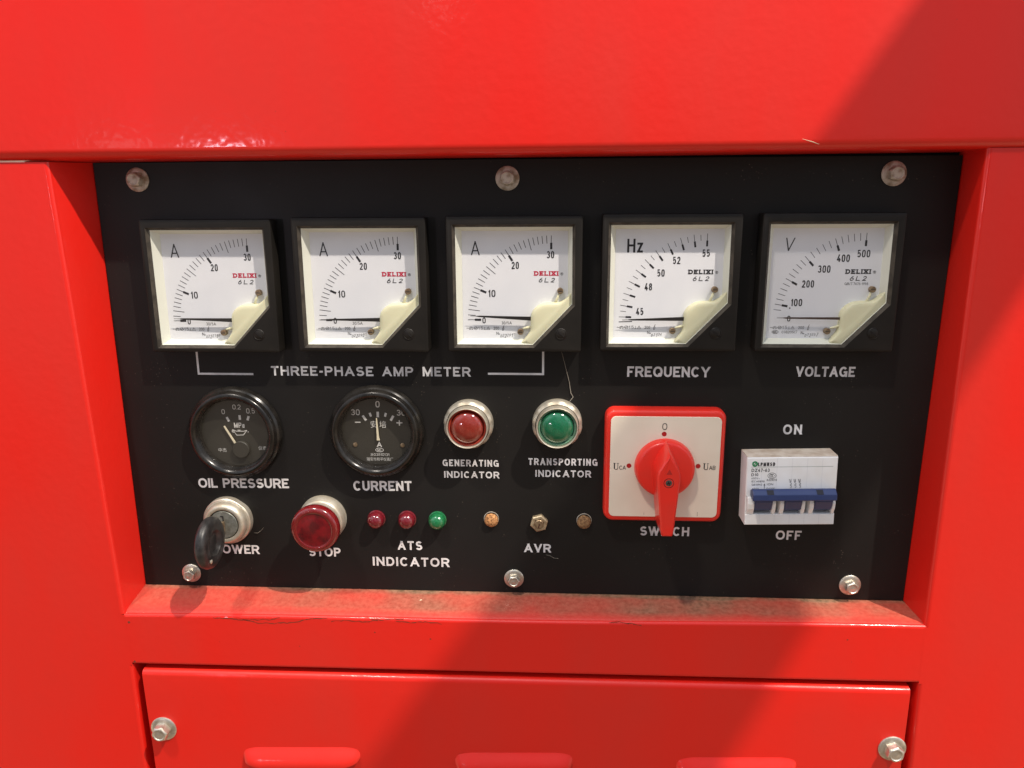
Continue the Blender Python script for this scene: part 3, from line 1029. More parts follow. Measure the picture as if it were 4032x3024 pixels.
def meter_cover():
    """cream hump over the movement, from the cut corner of the window"""
    c = [(3.6, -35.6), (7.2, -31.4), (9.6, -28.0), (9.7, -19.5), (10.3, -16.8), (12.2, -14.2), (15.4, -11.9), (18.8, -10.8), (27.2, -10.8), (31.2, -8.0), (34.0, -4.6)]
    base = [*[(x, z) for x, z in reversed(c)], (11.1, -35.8)]
    out = [(34.2, -11.2)] + [(x, z) for x, z in reversed(c)] + [(11.0, -35.8)]
    mb = MB()
    out = roundpoly(out, [0, 0.5, 1.5, 1.5, 4, 2, 2, 2.5, 2.5, 2, 1.5, 1.5, 0], 4)
    sm = []
    k = len(out)
    for ins, h in ((0.0, 3.0), (0.0, 6.4), (0.5, 7.4), (1.3, 7.9), (3.0, 8.2)):
        q = []
        for i, (x, z) in enumerate(out):
            if i in (0, k - 1):
                q.append((x, z, h))
            else:
                dx, dz = 22.5 - x, -24.0 - z
                d = math.hypot(dx, dz)
                q.append((x + dx / d * ins, z + dz / d * ins, h))
        sm.append(q)
    mb.loft(sm, cap0=False)
    return mb.mesh('movement_cover', [CREAM], 50, recalc=True)


def small_screw():
    mb = MB()
    mb.lathe([(1.85, 3.0), (1.85, 5.6), (1.55, 6.1), (0, 6.2)], 24)
    mb.m = 1
    mb.box(-1.4, 1.4, -0.2, 0.2, 6.15, 6.3)
    return mb.mesh('mounting_screw', [BRASS, BLACKINK], 40)


def clip_mesh(a, b):
    mb = MB()
    mb.tube([(a[0], a[1], 4.6), ((a[0] * 2 + b[0]) / 3, (a[1] * 2 + b[1]) / 3, 5.3), (b[0], b[1], 5.4), (b[0] + (b[0] - a[0]) * .2, b[1] + (b[1] - a[1]) * .2, 4.2)], [0.55, 0.7, 0.85, 0.8], 10)
    return mb.mesh('clip', [CREAM], 60)


def adjuster():
    mb = MB()
    mb.lathe([(3.4, HF - 0.3), (3.4, HF + 0.25), (3.1, HF + 0.5), (2.9, HF + 0.25), (2.6, HF + 0.45), (0, HF + 0.6)], 32)
    mb.m = 1
    bar(mb, (-1.9, 1.5), (1.9, -1.6), 0.75, HF + 0.72)
    return mb.mesh('zero_adjuster', [BPLASTIC, DARK], 40)


def window_glass():
    mb = MB()
    mb.poly([(x, z, 9.2) for x, z in inset(LIP_OUT, 0.9)])
    return mb.mesh('glass', [GLASS])


def needle_mesh(deg, r_in, m, wide=2.2):
    """pointer lying deg above the zero line, from under the cover out to the scale"""
    a = R(180 - deg)
    ux, uz = math.cos(a), math.sin(a)
    nx, nz = -uz, ux
    mb = MB()
    hh = 6.0
    def ring(r, w, th):
        cx, cz = AC[0] + ux * r, AC[1] + uz * r + 0.7
        return [(cx - nx * w, cz - nz * w, hh - th), (cx - nx * w, cz - nz * w, hh + th), (cx + nx * w, cz + nz * w, hh + th), (cx + nx * w, cz + nz * w, hh - th)]
    mb.loft([ring(9.0, wide / 2, 0.35), ring(43.2, 0.42, 0.3), ring(44.6, 0.26, 0.25), ring(45.0, 0.17, 0.15), ring(48.6, 0.13, 0.12)])
    return mb.mesh('needle', [m], recalc=True)


FRAME, TRAY, COVER, SCREW, ADJ, PANE = meter_frame(), meter_tray(), meter_cover(), small_screw(), adjuster(), window_glass()
CLIP1, CLIP2 = clip_mesh((26.4, -6.0), (24.6, -10.6)), clip_mesh((5.0, -26.9), (9.0, -25.8))


def pol(deg, r):
    a = R(180 - deg)
    return (AC[0] + r * math.cos(a), AC[1] + r * math.sin(a))


def tick(mb, deg, r0, r1, t, h):
    bar(mb, pol(deg, r0), pol(deg, r1), t, h)


def lerp_table(tab, v):
    for (a, x), (b, y) in zip(tab, tab[1:]):
        if a <= v <= b:
            return x + (y - x) * (v - a) / (b - a)


def dial_mesh(kind, serial):
    mb = MB()
    mb.poly([(x, z, 3.0) for x, z in inset(DIAL, -0.3)])
    h = 3.06
    mb.m = 1

    def num(s, cx, cz, hh=4.3, w=None, bold=0.155):
        n = len(s)
        w = w or {1: 2.2, 2: 4.4, 3: 7.6}[n]
        write(mb, s, cx - w / 2, cx + w / 2, cz - hh / 2, cz + hh / 2, h, bold, 0.13)

    if kind == 'A':
        tab = [(0, 0), (5, 7.2), (10, 23), (15, 39.7), (20, 56.9), (25, 74.2), (30, 90)]
        for v in [3] + list(range(5, 31)) + [0]:
            d = lerp_table(tab, v) if v != 3 else 3.4
            major, mid = v % 10 == 0, v % 5 == 0
            tick(mb, d, RO - (4.3 if major else 7.0 if mid else 4.6), RO, 0.36, h)
            if major:
                tick(mb, d, RO - 8.0, RO - 4.2, 1.3, h + 0.02)
        num('0', -18.8, -22.2, 3.6, 2.0); num('10', -13.9, -5.8); num('20', 0.3, 11.0); num('30', 21.3, 17.3)
        write(mb, 'A', -26.2, -20.9, 17.1, 25.3, h, 0.085)
        write(mb, '30/5A', -8.1, -1.9, -24.6, -22.8, h, 0.11, 0.16)
    elif kind == 'Hz':
        tab = [(45, 1.3), (46, 9.4), (47, 17.8), (48, 26.6), (49, 35.5), (50, 44.6), (51, 53.7), (52, 62.9), (53, 71.9), (54, 81), (55, 90)]
        for i in range(90, 111):
            v = i / 2
            d = lerp_table(tab, v)
            if i % 2 == 0:
                tick(mb, d, RO - 4.2, RO, 0.3, h); tick(mb, d, RO - 7.4, RO - 4.0, 1.1, h + 0.02)
            else:
                tick(mb, d, RO - 4.0, RO - 0.6, 0.28, h)
        tick(mb, -2.2, RO - 8.0, RO, 0.5, h)
        num('45', -16.2, -17.4); num('48', -11.6, -2.6); num('50', -4.5, 5.6); num('52', 4.4, 13.0); num('55', 21.4, 17.2)
        write(mb, 'Hz', -24.8, -15.6, 17.6, 25.6, h, 0.15, 0.14)
    else:
        tab = [(0, 0), (100, 10.2), (200, 28.5), (300, 47.3), (400, 69.5), (500, 90)]
        for v in [80] + list(range(100, 501, 20)):
            d = lerp_table(tab, v) if v != 80 else 6.4
            major = v % 100 == 0
            tick(mb, d, RO - (4.3 if major else 4.4), RO, 0.3, h)
            if major:
                tick(mb, d, RO - 7.6, RO - 4.2, 1.25, h + 0.02)
        tick(mb, 9.0, RO - 9.6, RO - 8.8, 0.8, h)
        num('0', -19.0, -21.6, 3.4, 2.0); num('100', -15.2, -12.0, w=6.6); num('200', -9.4, -1.0, w=7.0); num('300', -0.8, 7.7, w=7.2); num('400', 9.6, 14.0, w=7.4); num('500', 21.0, 16.6, w=7.4)
        write(mb, 'V', -25.0, -19.6, 18.2, 25.8, h, 0.085, shear=0.12)
        mb.m = 3
        write(mb, 'GB/T 7676-1998', 11.6, 25.2, -1.6, -0.1, h, 0.12, 0.14, 0.3)
        write(mb, 'MC', -27.6, -25.2, -30.4, -29.0, h, 0.16, 0.1)
        annulus(mb, -26.4, -29.7, 1.7, 1.95, h, sq=0.55)
        write(mb, '03820517', -22.6, -13.4, -30.5, -28.9, h, 0.12, 0.14)
    mb.m = 3 if kind == 'V' else 1
    write(mb, '~&%1.5|^', -29.6, -15.2, -27.9, -26.0, h, 0.10, 0.14)
    write(mb, '200', -13.0, -9.7, -27.9, -26.1, h, 0.11, 0.16)
    write(mb, 'No', -11.3, -9.2, -31.0, -29.2, h, 0.12, 0.12)
    write(mb, '6', -7.9, -6.9, -28.5, -25.2, h, 0.08, shear=0.2)
    x = -9.1
    for i, c in enumerate(serial):               # handwritten serial number, each figure a little out of line
        if c != ' ':
            zz = -32.6 + 0.35 * math.sin(i * 2.3) + 0.12 * i
            write(mb, c, x, x + 0.95, zz, zz + 1.7 + 0.5 * (i % 3 == 2), h, 0.11, shear=0.25)
        x += 1.35
    mb.m = 1 if kind != 'A' else 2
    write(mb, 'DELIXI', 11.6, 26.0, 4.9, 7.6, h, 0.27, 0.22, slab=True)
    mb.m = 1
    write(mb, '6L2', 14.2, 23.6, 0.9, 3.6, h, 0.16, 0.5, shear=0.25)
    mb.m = 3
    write(mb, '@', 27.3, 29.0, 5.1, 6.8, h, 0.13)
    return mb.mesh('dial', [DIALW, BLACKINK, REDINK, GREYINK])


def meter(name, label, cat, x, z, kind, serial, deg, nm=NEEDLE, wide=2.5, group=None):
    t = thing(name, label, cat, (x, z, 0), group)
    link('frame', FRAME, t)
    link('inner_tray', TRAY, t)
    link('dial', dial_mesh(kind, serial), t)
    link('movement_cover', COVER, t)
    link('needle', needle_mesh(deg, 9, nm, wide), t)
    link('mounting_screw', SCREW, t, (27.3, -4.0, 0))
    link('mounting_screw', SCREW, t, (3.4, -28.8, 0))
    link('clip', CLIP1, t)
    link('clip', CLIP2, t)
    link('zero_adjuster', ADJ, t, (27.9, -29.0, 0))
    link('glass', PANE, t)
    return t


GA = 'square ammeters under one bracket line'
meter('ammeter', 'square white ammeter above the oil pressure gauge, at the far end from the frequency meter', 'ammeter', -184.0, 65.8, 'A', '0222788', 1.2, group=GA)
meter('ammeter', 'square white ammeter between two others, needle lying exactly across its zero', 'ammeter', -91.9, 66.6, 'A', '0222901', 0.0, group=GA)
meter('ammeter', 'square white ammeter beside the frequency meter, needle a little above zero', 'ammeter', 0.0, 67.1, 'A', '0222911', 2.4, group=GA)
meter('frequency_meter', 'square white meter marked Hz, needle resting below 45', 'frequency meter', 91.3, 68.0, 'Hz', '83134', -1.2)
meter('voltmeter', 'square white meter marked V with thin brown needle at zero', 'voltmeter', 182.4, 68.2, 'V', '072357', 0.4, BROWNNEEDLE, 1.5)


# ================================================================== round gauges
def gauge_body(t):
    mb = MB()
    prof = [(30.2, 0), (30.4, 1.2), (30.2, 3.0), (29.4, 4.4), (28.6, 5.0), (28.2, 5.6), (27.6, 7.6), (26.6, 8.6), (25.4, 8.9), (24.4, 8.4), (23.6, 7.2), (22.8, 6.0), (22.3, 5.2), (22.1, 1.0)]
    mb.lathe(prof, 96)
    obj('bezel', mb, BEZEL, t, smooth=35)
    mb = MB()
    mb.lathe([(22.3, 5.0), (0, 5.05)], 64)
    obj('glass', mb, GLASS, t)


t = thing('oil_pressure_gauge', 'round black gauge with an oil can symbol, above the caption OIL PRESSURE', 'gauge', (-180.4, -28.6, 0))
gauge_body(t)
mb = MB(); disc(mb, 0, 0, 22.6, 1.5, 64)
mb.m = 1; h = 1.6
write(mb, '0', -8.0, -5.8, 12.2, 15.4, h, 0.13); write(mb, '0.2', -0.6, 4.8, 15.4, 18.6, h, 0.13, 0.12); write(mb, '0.5', 8.2, 13.8, 12.8, 16.2, h, 0.13, 0.12)
bar(mb, (-5.0, 10.2), (-3.6, 7.4), 1.5, h); bar(mb, (3.6, 11.6), (3.6, 8.6), 1.5, h); bar(mb, (9.5, 11.0), (8.5, 8.2), 1.5, h)
write(mb, 'MPa', -0.6, 6.2, 3.2, 6.6, h, 0.15, 0.14)
for a, b in (((-1.6, 1.9), (0.6, -1.8)), ((0.6, -1.8), (5.0, -1.6)), ((5.0, -1.6), (7.6, 1.6)), ((7.6, 1.6), (5.4, 0.9)), ((5.4, 0.9), (0.4, 0.9)), ((0.4, 0.9), (-1.6, 1.9)), ((-1.8, 2.0), (-2.2, 0.6)), ((-2.2, 0.6), (0.1, -0.4)), ((1.4, 1.6), (3.4, 1.6)), ((2.4, 1.6), (2.4, 1.0)), ((8.3, 0.9), (8.3, 0.2))):
    bar(mb, a, b, 0.42, h + 0.01 * (len(mb.f) % 7))
han(mb, '中杰', -12.4, -7.0, -13.2, -10.6, h)
han(mb, '仪表', 14.2, 19.4, -11.6, -9.0, h)
obj('dial', mb, [GDIAL, GINK], t)
mb = MB()
mb.loft([[(-0.9, -7.0, 2.6), (0.2, -6.4, 2.6), (0.2, -6.4, 3.0), (-0.9, -7.0, 3.0)], [(-7.0, 4.4, 2.6), (-6.2, 4.9, 2.6), (-6.2, 4.9, 3.0), (-7.0, 4.4, 3.0)]])
obj('needle', mb, GNEEDLE, t, recalc=True)
mb = MB()
mb.lathe([(5.6, 1.6), (5.6, 3.4), (5.2, 3.8), (0, 3.9)], 40)
obj('pivot_cover', mb, GDIAL, t, (3.2, -11.0, 0), smooth=40)

t = thing('charge_gauge', 'round black charging gauge with upright cream needle, above the caption CURRENT', 'gauge', (-88.4, -26.8, 0))
gauge_body(t)
mb = MB(); disc(mb, 0, 0, 22.6, 1.5, 64)
mb.m = 1; h = 1.6
write(mb, '30', -16.0, -10.4, 10.6, 14.4, h, 0.14, 0.14); write(mb, '0', -0.1, 2.6, 15.8, 20.0, h, 0.15); write(mb, '30', 13.2, 18.8, 10.6, 14.4, h, 0.14, 0.14)
bar(mb, (-8.6, 10.4), (-6.6, 7.2), 1.5, h); bar(mb, (-4.1, 12.2), (-3.3, 9.8), 1.4, h); bar(mb, (1.1, 13.0), (1.1, 9.4), 1.6, h); bar(mb, (6.4, 12.2), (5.6, 9.8), 1.4, h); bar(mb, (11.0, 10.4), (9.2, 7.2), 1.5, h)
bar(mb, (-13.8, 5.9), (-10.2, 5.9), 0.7, h); bar(mb, (12.8, 5.8), (16.6, 5.8), 0.7, h); bar(mb, (14.7, 7.6), (14.7, 4.0), 0.7, h + 0.02)
han(mb, '安', -3.8, 0.1, 2.4, 7.0, h); han(mb, '培', 1.9, 6.2, 2.4, 7.0, h)
write(mb, 'A', -0.4, 2.8, -10.4, -7.0, h, 0.2)
write(mb, 'MC', -0.2, 2.6, -13.2, -11.6, h, 0.15, 0.12); annulus(mb, 1.2, -12.4, 2.3, 2.65, h, sq=0.55)
han(mb, '浙', -4.8, -3.0, -16.6, -14.6, h); write(mb, '03810131', -2.7, 7.4, -16.4, -14.6, h, 0.12, 0.14)
han(mb, '瑞安市和平仪表厂', -7.4, 9.8, -19.8, -17.4, h)
obj('dial', mb, [GDIAL, GINK], t)
mb = MB()
mb.loft([[(0.0, -5.6, 2.4), (2.0, -5.6, 2.4), (2.0, -5.6, 3.0), (0.0, -5.6, 3.0)], [(0.1, -3.6, 2.4), (1.5, -3.6, 2.4), (1.5, -3.6, 3.0), (0.1, -3.6, 3.0)], [(0.1, 9.0, 2.4), (0.7, 9.0, 2.4), (0.7, 9.0, 3.0), (0.1, 9.0, 3.0)]])
obj('needle', mb, GNEEDLE, t, recalc=True)
for x in (-14.4, 16.2):
    mb = MB()
    mb.lathe([(1.5, 1.5), (1.4, 2.0), (0, 2.4)], 20)
    obj('dial_screw', mb, BRASS, t, (x, -9.0, 0), smooth=50)


# ================================================================== pilot lamps
def pilot(label, x, z, lens, skirt):
    t = thing('indicator_lamp', label, 'indicator lamp', (x, z, 0), 'pilot lamps under the ammeters')
    mb = MB()
    N = 72
    rings = []
    for r, h, kn in ((15.4, 0, 0), (15.6, 1.0, 0), (15.6, 5.0, 0.35), (15.2, 6.4, 0.35), (14.0, 7.6, 0.2), (13.6, 8.0, 0)):
        rings.append([((r - kn * (i % 6 < 2)) * math.cos(2 * math.pi * i / N), (r - kn * (i % 6 < 2)) * math.sin(2 * math.pi * i / N), h) for i in range(N)])
    mb.loft(rings, cap0=False, cap1=False)
    obj('lock_ring', mb, CHROME, t, smooth=28)
    mb = MB()
    mb.lathe([(13.3, 5), (13.0, 12.6), (12.85, 13.6), (12.5, 14.0), (12.15, 13.8), (12.0, 12.8), (11.9, 8.0)], 64)
    obj('rim', mb, CHROME, t, smooth=40)
    mb = MB()
    mb.lathe([(11.95, 8.6), (11.8, 11.6), (11.2, 12.0), (10.4, 10.8)], 56)
    obj('lens_skirt', mb, skirt, t, smooth=40)
    mb = MB()
    mb.lathe([(10.4, 10.2)] + [(10.2 * math.cos(R(a)), 11.0 + 4.6 * math.sin(R(a))) for a in range(0, 90, 9)] + [(0, 15.6)], 56)
    obj('lens', mb, lens, t, smooth=60)
    return t


pilot('round red indicator lamp in a silver ring, above the caption GENERATING INDICATOR', -29.4, -20.8, REDLENS, REDTUBE)
pilot('round green indicator lamp in a silver ring, above the caption TRANSPORTING INDICATOR', 26.2, -20.0, GREENLENS, GREENTUBE)


def diode(label, x, z, m):
    mb = MB()
    mb.lathe([(5.9, 0), (5.9, 0.8), (5.55, 1.0), (5.55, 3.0)] + [(5.55 * math.cos(R(a)), 3.0 + 5.2 * math.sin(R(a))) for a in range(9, 90, 9)] + [(0, 8.2)], 40)
    o = obj('indicator_diode', mb, m, None, (x, z, 0), smooth=60)
    return tag(o, label, 'indicator light', 'small domed lights over ATS INDICATOR')


diode('small domed red light nearest the stop button', -91.6, -87.0, LEDRED)
diode('small domed red light between another red light and the green one', -71.2, -86.9, LEDRED)
diode('small domed green light ending the row of three above ATS', -51.3, -87.0, LEDGREEN)


# ================================================================== adjuster and two rusty studs above AVR
def stud(label, x, z, m, top):
    random.seed(int(abs(x)))
    t = thing('rusty_stud', label, 'stud', (x, z, 0), 'rusty studs either side of the AVR adjuster')
    mb = MB()
    n = 28
    rings = []
    for r, h in ((4.5, 0.05), (4.5, 0.9), (4.1, 2.0), (2.8, 2.9), (1.0, 3.2)):
        rings.append([(r * (1 + random.uniform(-.05, .05)) * math.cos(2 * math.pi * i / n), r * (1 + random.uniform(-.05, .05)) * math.sin(2 * math.pi * i / n) - 0.4, h + random.uniform(-.15, .15) * (h > .5)) for i in range(n)])
    mb.loft(rings, cap0=False)
    obj('crust', mb, m, t, smooth=60)
    mb = MB()
    mb.lathe([(4.9, 0.02), (4.9, 0.35), (4.5, 0.4)], 32)
    obj('hole_rim', mb, OLDZINC, t, (0, 0.5, 0), smooth=40)


stud('bright orange rusty stud between the green light and the slotted nut', -16.0, -86.2, RUST, 0)
stud('dark brown rusty stud between the slotted nut and the red switch plate', 44.2, -86.4, RUSTD, 0)
t = thing('slotted_adjuster', 'small brass hex nut with slotted shaft above the caption AVR', 'adjuster', (15.1, -87.6, 0))
mb = MB()
hexo = [(5.9 * math.cos(R(15 + 60 * i)), 5.9 * math.sin(R(15 + 60 * i))) for i in range(6)]
hexm = inset(hexo, 0.6)
mb.loft([[(x, z, 0) for x, z in hexo], [(x, z, 2.6) for x, z in hexo], [(x, z, 3.1) for x, z in hexm], [(x * 0.66, z * 0.66, 3.1) for x, z in hexm], [(x * 0.64, z * 0.64, 2.2) for x, z in hexm]], cap0=False)
obj('hex_nut', mb, mat('brassy_nut', (0.50, 0.41, 0.27), 0.4, metal=0.6, var=(0.34, 0.25, 0.15), var_scale=300), t, bevel=0.2)
mb = MB()
mb.lathe([(3.0, 1.5), (3.0, 4.0), (2.7, 4.3), (0, 4.35)], 32)
obj('shaft', mb, BRASS, t, smooth=40)
mb = MB()
bar(mb, (-0.4, -2.4), (0.3, 0.4), 0.8, 4.42)
obj('slot', mb, mat('rusty_slot', (0.05, 0.015, 0.006), 0.8), t)

# ================================================================== rotary selector switch
t = thing('rotary_switch', 'red rotary selector switch with square beige plate and pointed handle turned to 0', 'rotary switch', (92.8, -45.6, 0))
mb = MB()
pl = rrect(-36.9, 36.9, -36.9, 36.6, 6.0, 7)
mb.loft([[(x, z, 0) for x, z in pl], [(x, z, 5.6) for x, z in pl], [(x, z, 7.2) for x, z in inset(pl, 0.5)], [(x, z, 8.2) for x, z in inset(pl, 1.5)], [(x, z, 8.5) for x, z in inset(pl, 2.6)]])
obj('base_plate', mb, SWRED, t, smooth=50)
mb = MB()
fp = rrect(-33.6, 33.8, -33.2, 32.4, 3.2, 5)
mb.prism(fp, 8.0, 9.0, 0.25, cap0=False)
mb.m = 1
H = 9.08
write(mb, '0', -2.2, 0.7, 24.1, 28.3, H, 0.10)
for x0, xs_, zc in ((-31.5, ('C', 'A'), -2.0), (23.8, ('A', 'B'), -1.4)):
    # serif U with two small capitals
    bar(mb, (x0 + 0.7, zc + 4.0), (x0 + 0.7, zc + 0.6), 0.65, H)
    bar(mb, (x0 + 2.8, zc + 4.0), (x0 + 2.8, zc + 0.6), 0.32, H)
    pts = arc(x0 + 1.75, zc + 0.9, 1.05, 0.85, 180, 360, 8)
    for a, b in zip(pts, pts[1:]):
        bar(mb, a, b, 0.4, H + 0.02)
    bar(mb, (x0, zc + 4.1), (x0 + 1.5, zc + 4.1), 0.22, H + 0.03)
    bar(mb, (x0 + 2.2, zc + 4.1), (x0 + 3.5, zc + 4.1), 0.22, H + 0.03)
    x = x0 + 3.7
    for c in xs_:
        if c == 'B':
            bar(mb, (x + 0.3, zc), (x + 0.3, zc + 2.6), 0.4, H)
            for cz in (0.7, 1.95):
                pts = arc(x + 0.6, zc + cz, 1.1, 0.62, 100, -100, 8)
                for a, b in zip(pts, pts[1:]):
                    bar(mb, a, b, 0.3, H + 0.02)
        else:
            write(mb, c, x, x + 2.0, zc, zc + 2.6, H, 0.13)
        x += 2.1
mb.m = 2
for cx, cz in ((-0.9, 21.4), (-21.8, 0.6), (20.7, 0.9)):
    disc(mb, cx, cz, 1.5, H)
mb.m = 1
bar(mb, (-11.5, -32.0), (-11.5, -30.2), 0.12, H); bar(mb, (21.8, -32.2), (21.8, -29.5), 0.16, H)
obj('face_plate', mb, [SWFACE, BLACKINK, mat('red_dot_print', (0.42, 0.012, 0.014), 0.45)], t)
mb = MB()
mb.lathe([(18.6, 9.0), (18.4, 11.5), (18.0, 13.6), (17.2, 14.8), (16.0, 15.2), (0, 15.6)], 72)
obj('knob_disc', mb, SWRED, t, smooth=40)
front = [(3.3, -35.6), (3.9, -32.0), (6.0, -6.0), (6.6, 1.4), (5.8, 5.0), (3.4, 9.4), (0.3, 14.6), (-0.3, 15.0), (-0.9, 14.6), (-4.0, 9.4), (-6.4, 5.0), (-7.2, 1.4), (-6.6, -6.0), (-4.1, -32.0), (-3.4, -35.6), (-2.8, -36.3), (2.7, -36.3)]
front = front[-1:] + front[:-1]
back = [(x * 1.16, z * 1.06 + (2.6 if z > 5 else 1.0 if z > -10 else 2.0)) for x, z in front]
mb = MB()
mb.loft([[(x, z, 12.5) for x, z in back], [(x * 0.35 + u * 0.65, z * 0.35 + w * 0.65, 25.0) for (x, z), (u, w) in zip(back, front)], [(x, z, 31.0) for x, z in front], [(x, z, 32.0) for x, z in inset(front, 0.9)]])
mb.m = 1
mb.poly([(-2.0, 3.4, 32.08), (1.4, 3.4, 32.08), (-0.3, 6.6, 32.08)])
obj('handle', mb, [SWRED, mat('dark_red_mark', (0.42, 0.016, 0.012), 0.5)], t, smooth=35)
mb = MB()
mb.lathe([(3.0, 32.06), (2.75, 32.12), (2.6, 31.5), (0, 31.5)], 32)
mb2 = mb
obj('screw_recess', mb2, DARK, t, (-0.4, -2.0, 0.0), smooth=40)
mb = MB()
mb.lathe([(2.1, 31.6), (2.0, 32.0), (0, 32.4)], 24)
mb.m = 1
bar(mb, (-1.2, -0.5), (1.2, 0.5), 0.45, 32.46); bar(mb, (0.5, -1.2), (-0.5, 1.2), 0.45, 32.48)
obj('handle_screw', mb, [mat('dark_screw_steel', (0.16, 0.15, 0.14), 0.35, metal=0.8), DARK], t, (-0.4, -2.0, 0.0), smooth=40)

# ================================================================== miniature circuit breaker
t = thing('circuit_breaker', 'white three pole circuit breaker with blue toggles, between ON and OFF', 'circuit breaker', (169.2, -57.8, 0), rot=1.4)
mb = MB()
HB = 15.0
# body: a frame round the toggle openings, built as front plates of one moulding
z_top, z_r0, z_r1, z_bot = 22.2, -4.0, -15.0, -22.2
X0, X1 = -27.1, 27.1
tog = [(-21.9, -11.4), (-3.9, 6.3), (14.0, 24.6)]
mb.m = 0
# upper block
mb.box(X0, X1, -3.5, z_top - 0.6, 0.0, HB, 0.5)
mb.m = 1
mb.box(X0 + 0.02, X1 - 0.02, z_top - 0.6, z_top, 0.0, HB - 0.6, 0.4)      # dust-covered upper face
mb.m = 0
mb.box(X0, X1, z_bot, z_r1, 0.0, HB, 0.5)                                   # lower block
mb.box(X0 + 0.3, X1 - 0.3, z_r1, -3.5, 0.0, 8.0)                           # floor of the recess
mb.box(X0, X0 + 0.8, z_r1 + 0.0, -3.5, 0.0, HB - 0.4, 0.2)
mb.box(X0 - 0.05, X0 + 0.2, -4.0, 12.0, 8.0, HB - 0.8)
obj('body', mb, [MCBW, MCBD], t, bevel=0.25)
mb = MB()
for x in (-18.0, -9.0, 0.1, 9.1, 18.0):                                     # seams between the pole halves
    bar(mb, (x, -3.0), (x, z_top - 1.2), 0.12, HB + 0.05)
    bar(mb, (x - 0.2, z_bot + 0.6), (x - 0.2, z_r1 - 0.6), 0.12, HB + 0.05)
obj('seam', mb, mat('seam_shade', (0.64, 0.64, 0.66), 0.6), t)


def cheek(x0, x1):
    """white cheek beside a toggle, rounded over towards its lower end"""
    mb = MB()
    secz = [(-3.5, 8.0), (-3.5, 16.6), (-7.5, 17.4), (-11.0, 16.8), (-13.4, 15.6), (-15.0, HB + 0.05), (-15.0, 8.0)]
    a = mb.ring([(x0, z, h) for z, h in secz]); b = mb.ring([(x1, z, h) for z, h in secz])
    mb.join(a, b); mb.face(a); mb.face(list(reversed(b)))
    return obj('cheek', mb, MCBW, t, bevel=0.5, recalc=True)


for a, b in ((-26.2, -22.0), (-11.3, -9.0), (-6.6, -4.0), (6.4, 8.6), (11.2, 13.9), (24.7, 26.6)):
    cheek(a, b)
for a, b in tog:
    mb = MB()
    secz = [(-3.0, 8.0), (-3.0, 19.0), (-6.0, 18.6), (-11.4, 16.2), (-12.8, 14.6), (-12.8, 8.0)]
    p = mb.ring([(a, z, h) for z, h in secz]); q = mb.ring([(b, z, h) for z, h in secz])
    mb.join(p, q); mb.face(p); mb.face(list(reversed(q)))
    obj('toggle', mb, MCBBLUE, t, bevel=0.4, recalc=True)
mb = MB()
secz = [(-2.6, 15.4), (-3.6, 22.6), (-3.0, 23.6), (0.6, 23.4), (2.9, 20.8), (3.2, 19.4), (1.4, 15.4)]
a = mb.ring([(-24.6, z, h) for z, h in secz]); b = mb.ring([(25.0, z, h) for z, h in secz])
mb.join(a, b); mb.face(a); mb.face(list(reversed(b)))
obj('toggle_bar', mb, MCBBLUE, t, bevel=0.45, recalc=True)
for x0, x1 in ((-16.4, -12.2), (13.0, 17.0)):
    mb = MB()
    mb.poly([(x0 + 0.2, 0.75, 23.42), (x1, 0.75, 23.42), (x1, 2.98, 20.95), (x0, 2.98, 20.95)])
    obj('notch', mb, MCBSLOT, t)
mb = MB()
H = HB + 0.08
write(mb, 'LPMNSD', -20.6, -10.3, 16.2, 18.5, H, 0.25, 0.22, shear=0.05)
write(mb, 'DZ47-63', -24.2, -13.4, 12.5, 14.6, H, 0.17, 0.18)
write(mb, 'D10', -24.2, -20.1, 9.8, 11.6, H, 0.18, 0.2)
write(mb, '400V~', -24.1, -19.1, 7.8, 9.0, H, 0.12, 0.2)
write(mb, 'IEC60898', -24.0, -16.2, 5.8, 7.0, H, 0.13, 0.25)
write(mb, 'A028313', -14.9, -8.8, 6.6, 7.9, H, 0.13, 0.2)
write(mb, 'GB10963', -23.8, -17.5, 3.7, 4.9, H, 0.13, 0.2)
write(mb, 'I ON', -14.6, -10.9, 3.8, 5.1, H, 0.14, 0.2, 0.3)
write(mb, '6000', -23.4, -19.4, 0.9, 2.1, H, 0.13, 0.2)
write(mb, 'O OFF', -14.8, -9.7, 0.9, 2.2, H, 0.14, 0.2, 0.3)
annulus(mb, -11.8, 10.0, 2.35, 2.6, H, sq=0.74)
for k in range(3):
    pts = arc(-12.6 + k * 0.8, 10.0, 0.62, 0.95, 60, 300, 8)
    for a, b in zip(pts, pts[1:]):
        bar(mb, a, b, 0.26, H + 0.02 * k)
disc(mb, -10.3, 10.0, 0.25, H, 10)
bar(mb, (-16.1, 1.0), (-16.1, 4.4), 0.32, H)
mb.poly([(-16.7, 3.8, H + 0.02), (-15.5, 3.8, H + 0.02), (-16.1, 5.0, H + 0.02)])
for k in range(3):                                                           # wiring symbols of the three poles
    x = -1.2 + 2.75 * k
    write(mb, '135'[k], x - 0.4, x + 0.3, 6.4, 7.6, H, 0.14)
    pl_ = [(x + 0.9, 7.8), (x + 0.9, 6.6), (x + 0.5, 6.4), (x + 1.3, 6.4), (x + 0.1, 5.9), (x + 1.3, 4.9), (x + 1.3, 4.3), (x + 0.6, 4.2), (x + 0.6, 3.5), (x + 1.4, 3.4), (x + 1.3, 2.4), (x + 0.7, 2.0)]
    for i, (a, b) in enumerate(zip(pl_, pl_[1:])):
        bar(mb, a, b, 0.24, H + 0.01 * (i % 3))
mb.m = 1
annulus(mb, -22.3, 17.6, 0.7, 1.75, H, 28, sq=1.05)
bar(mb, (-22.9, 16.6), (-21.6, 18.6), 0.5, H + 0.02)
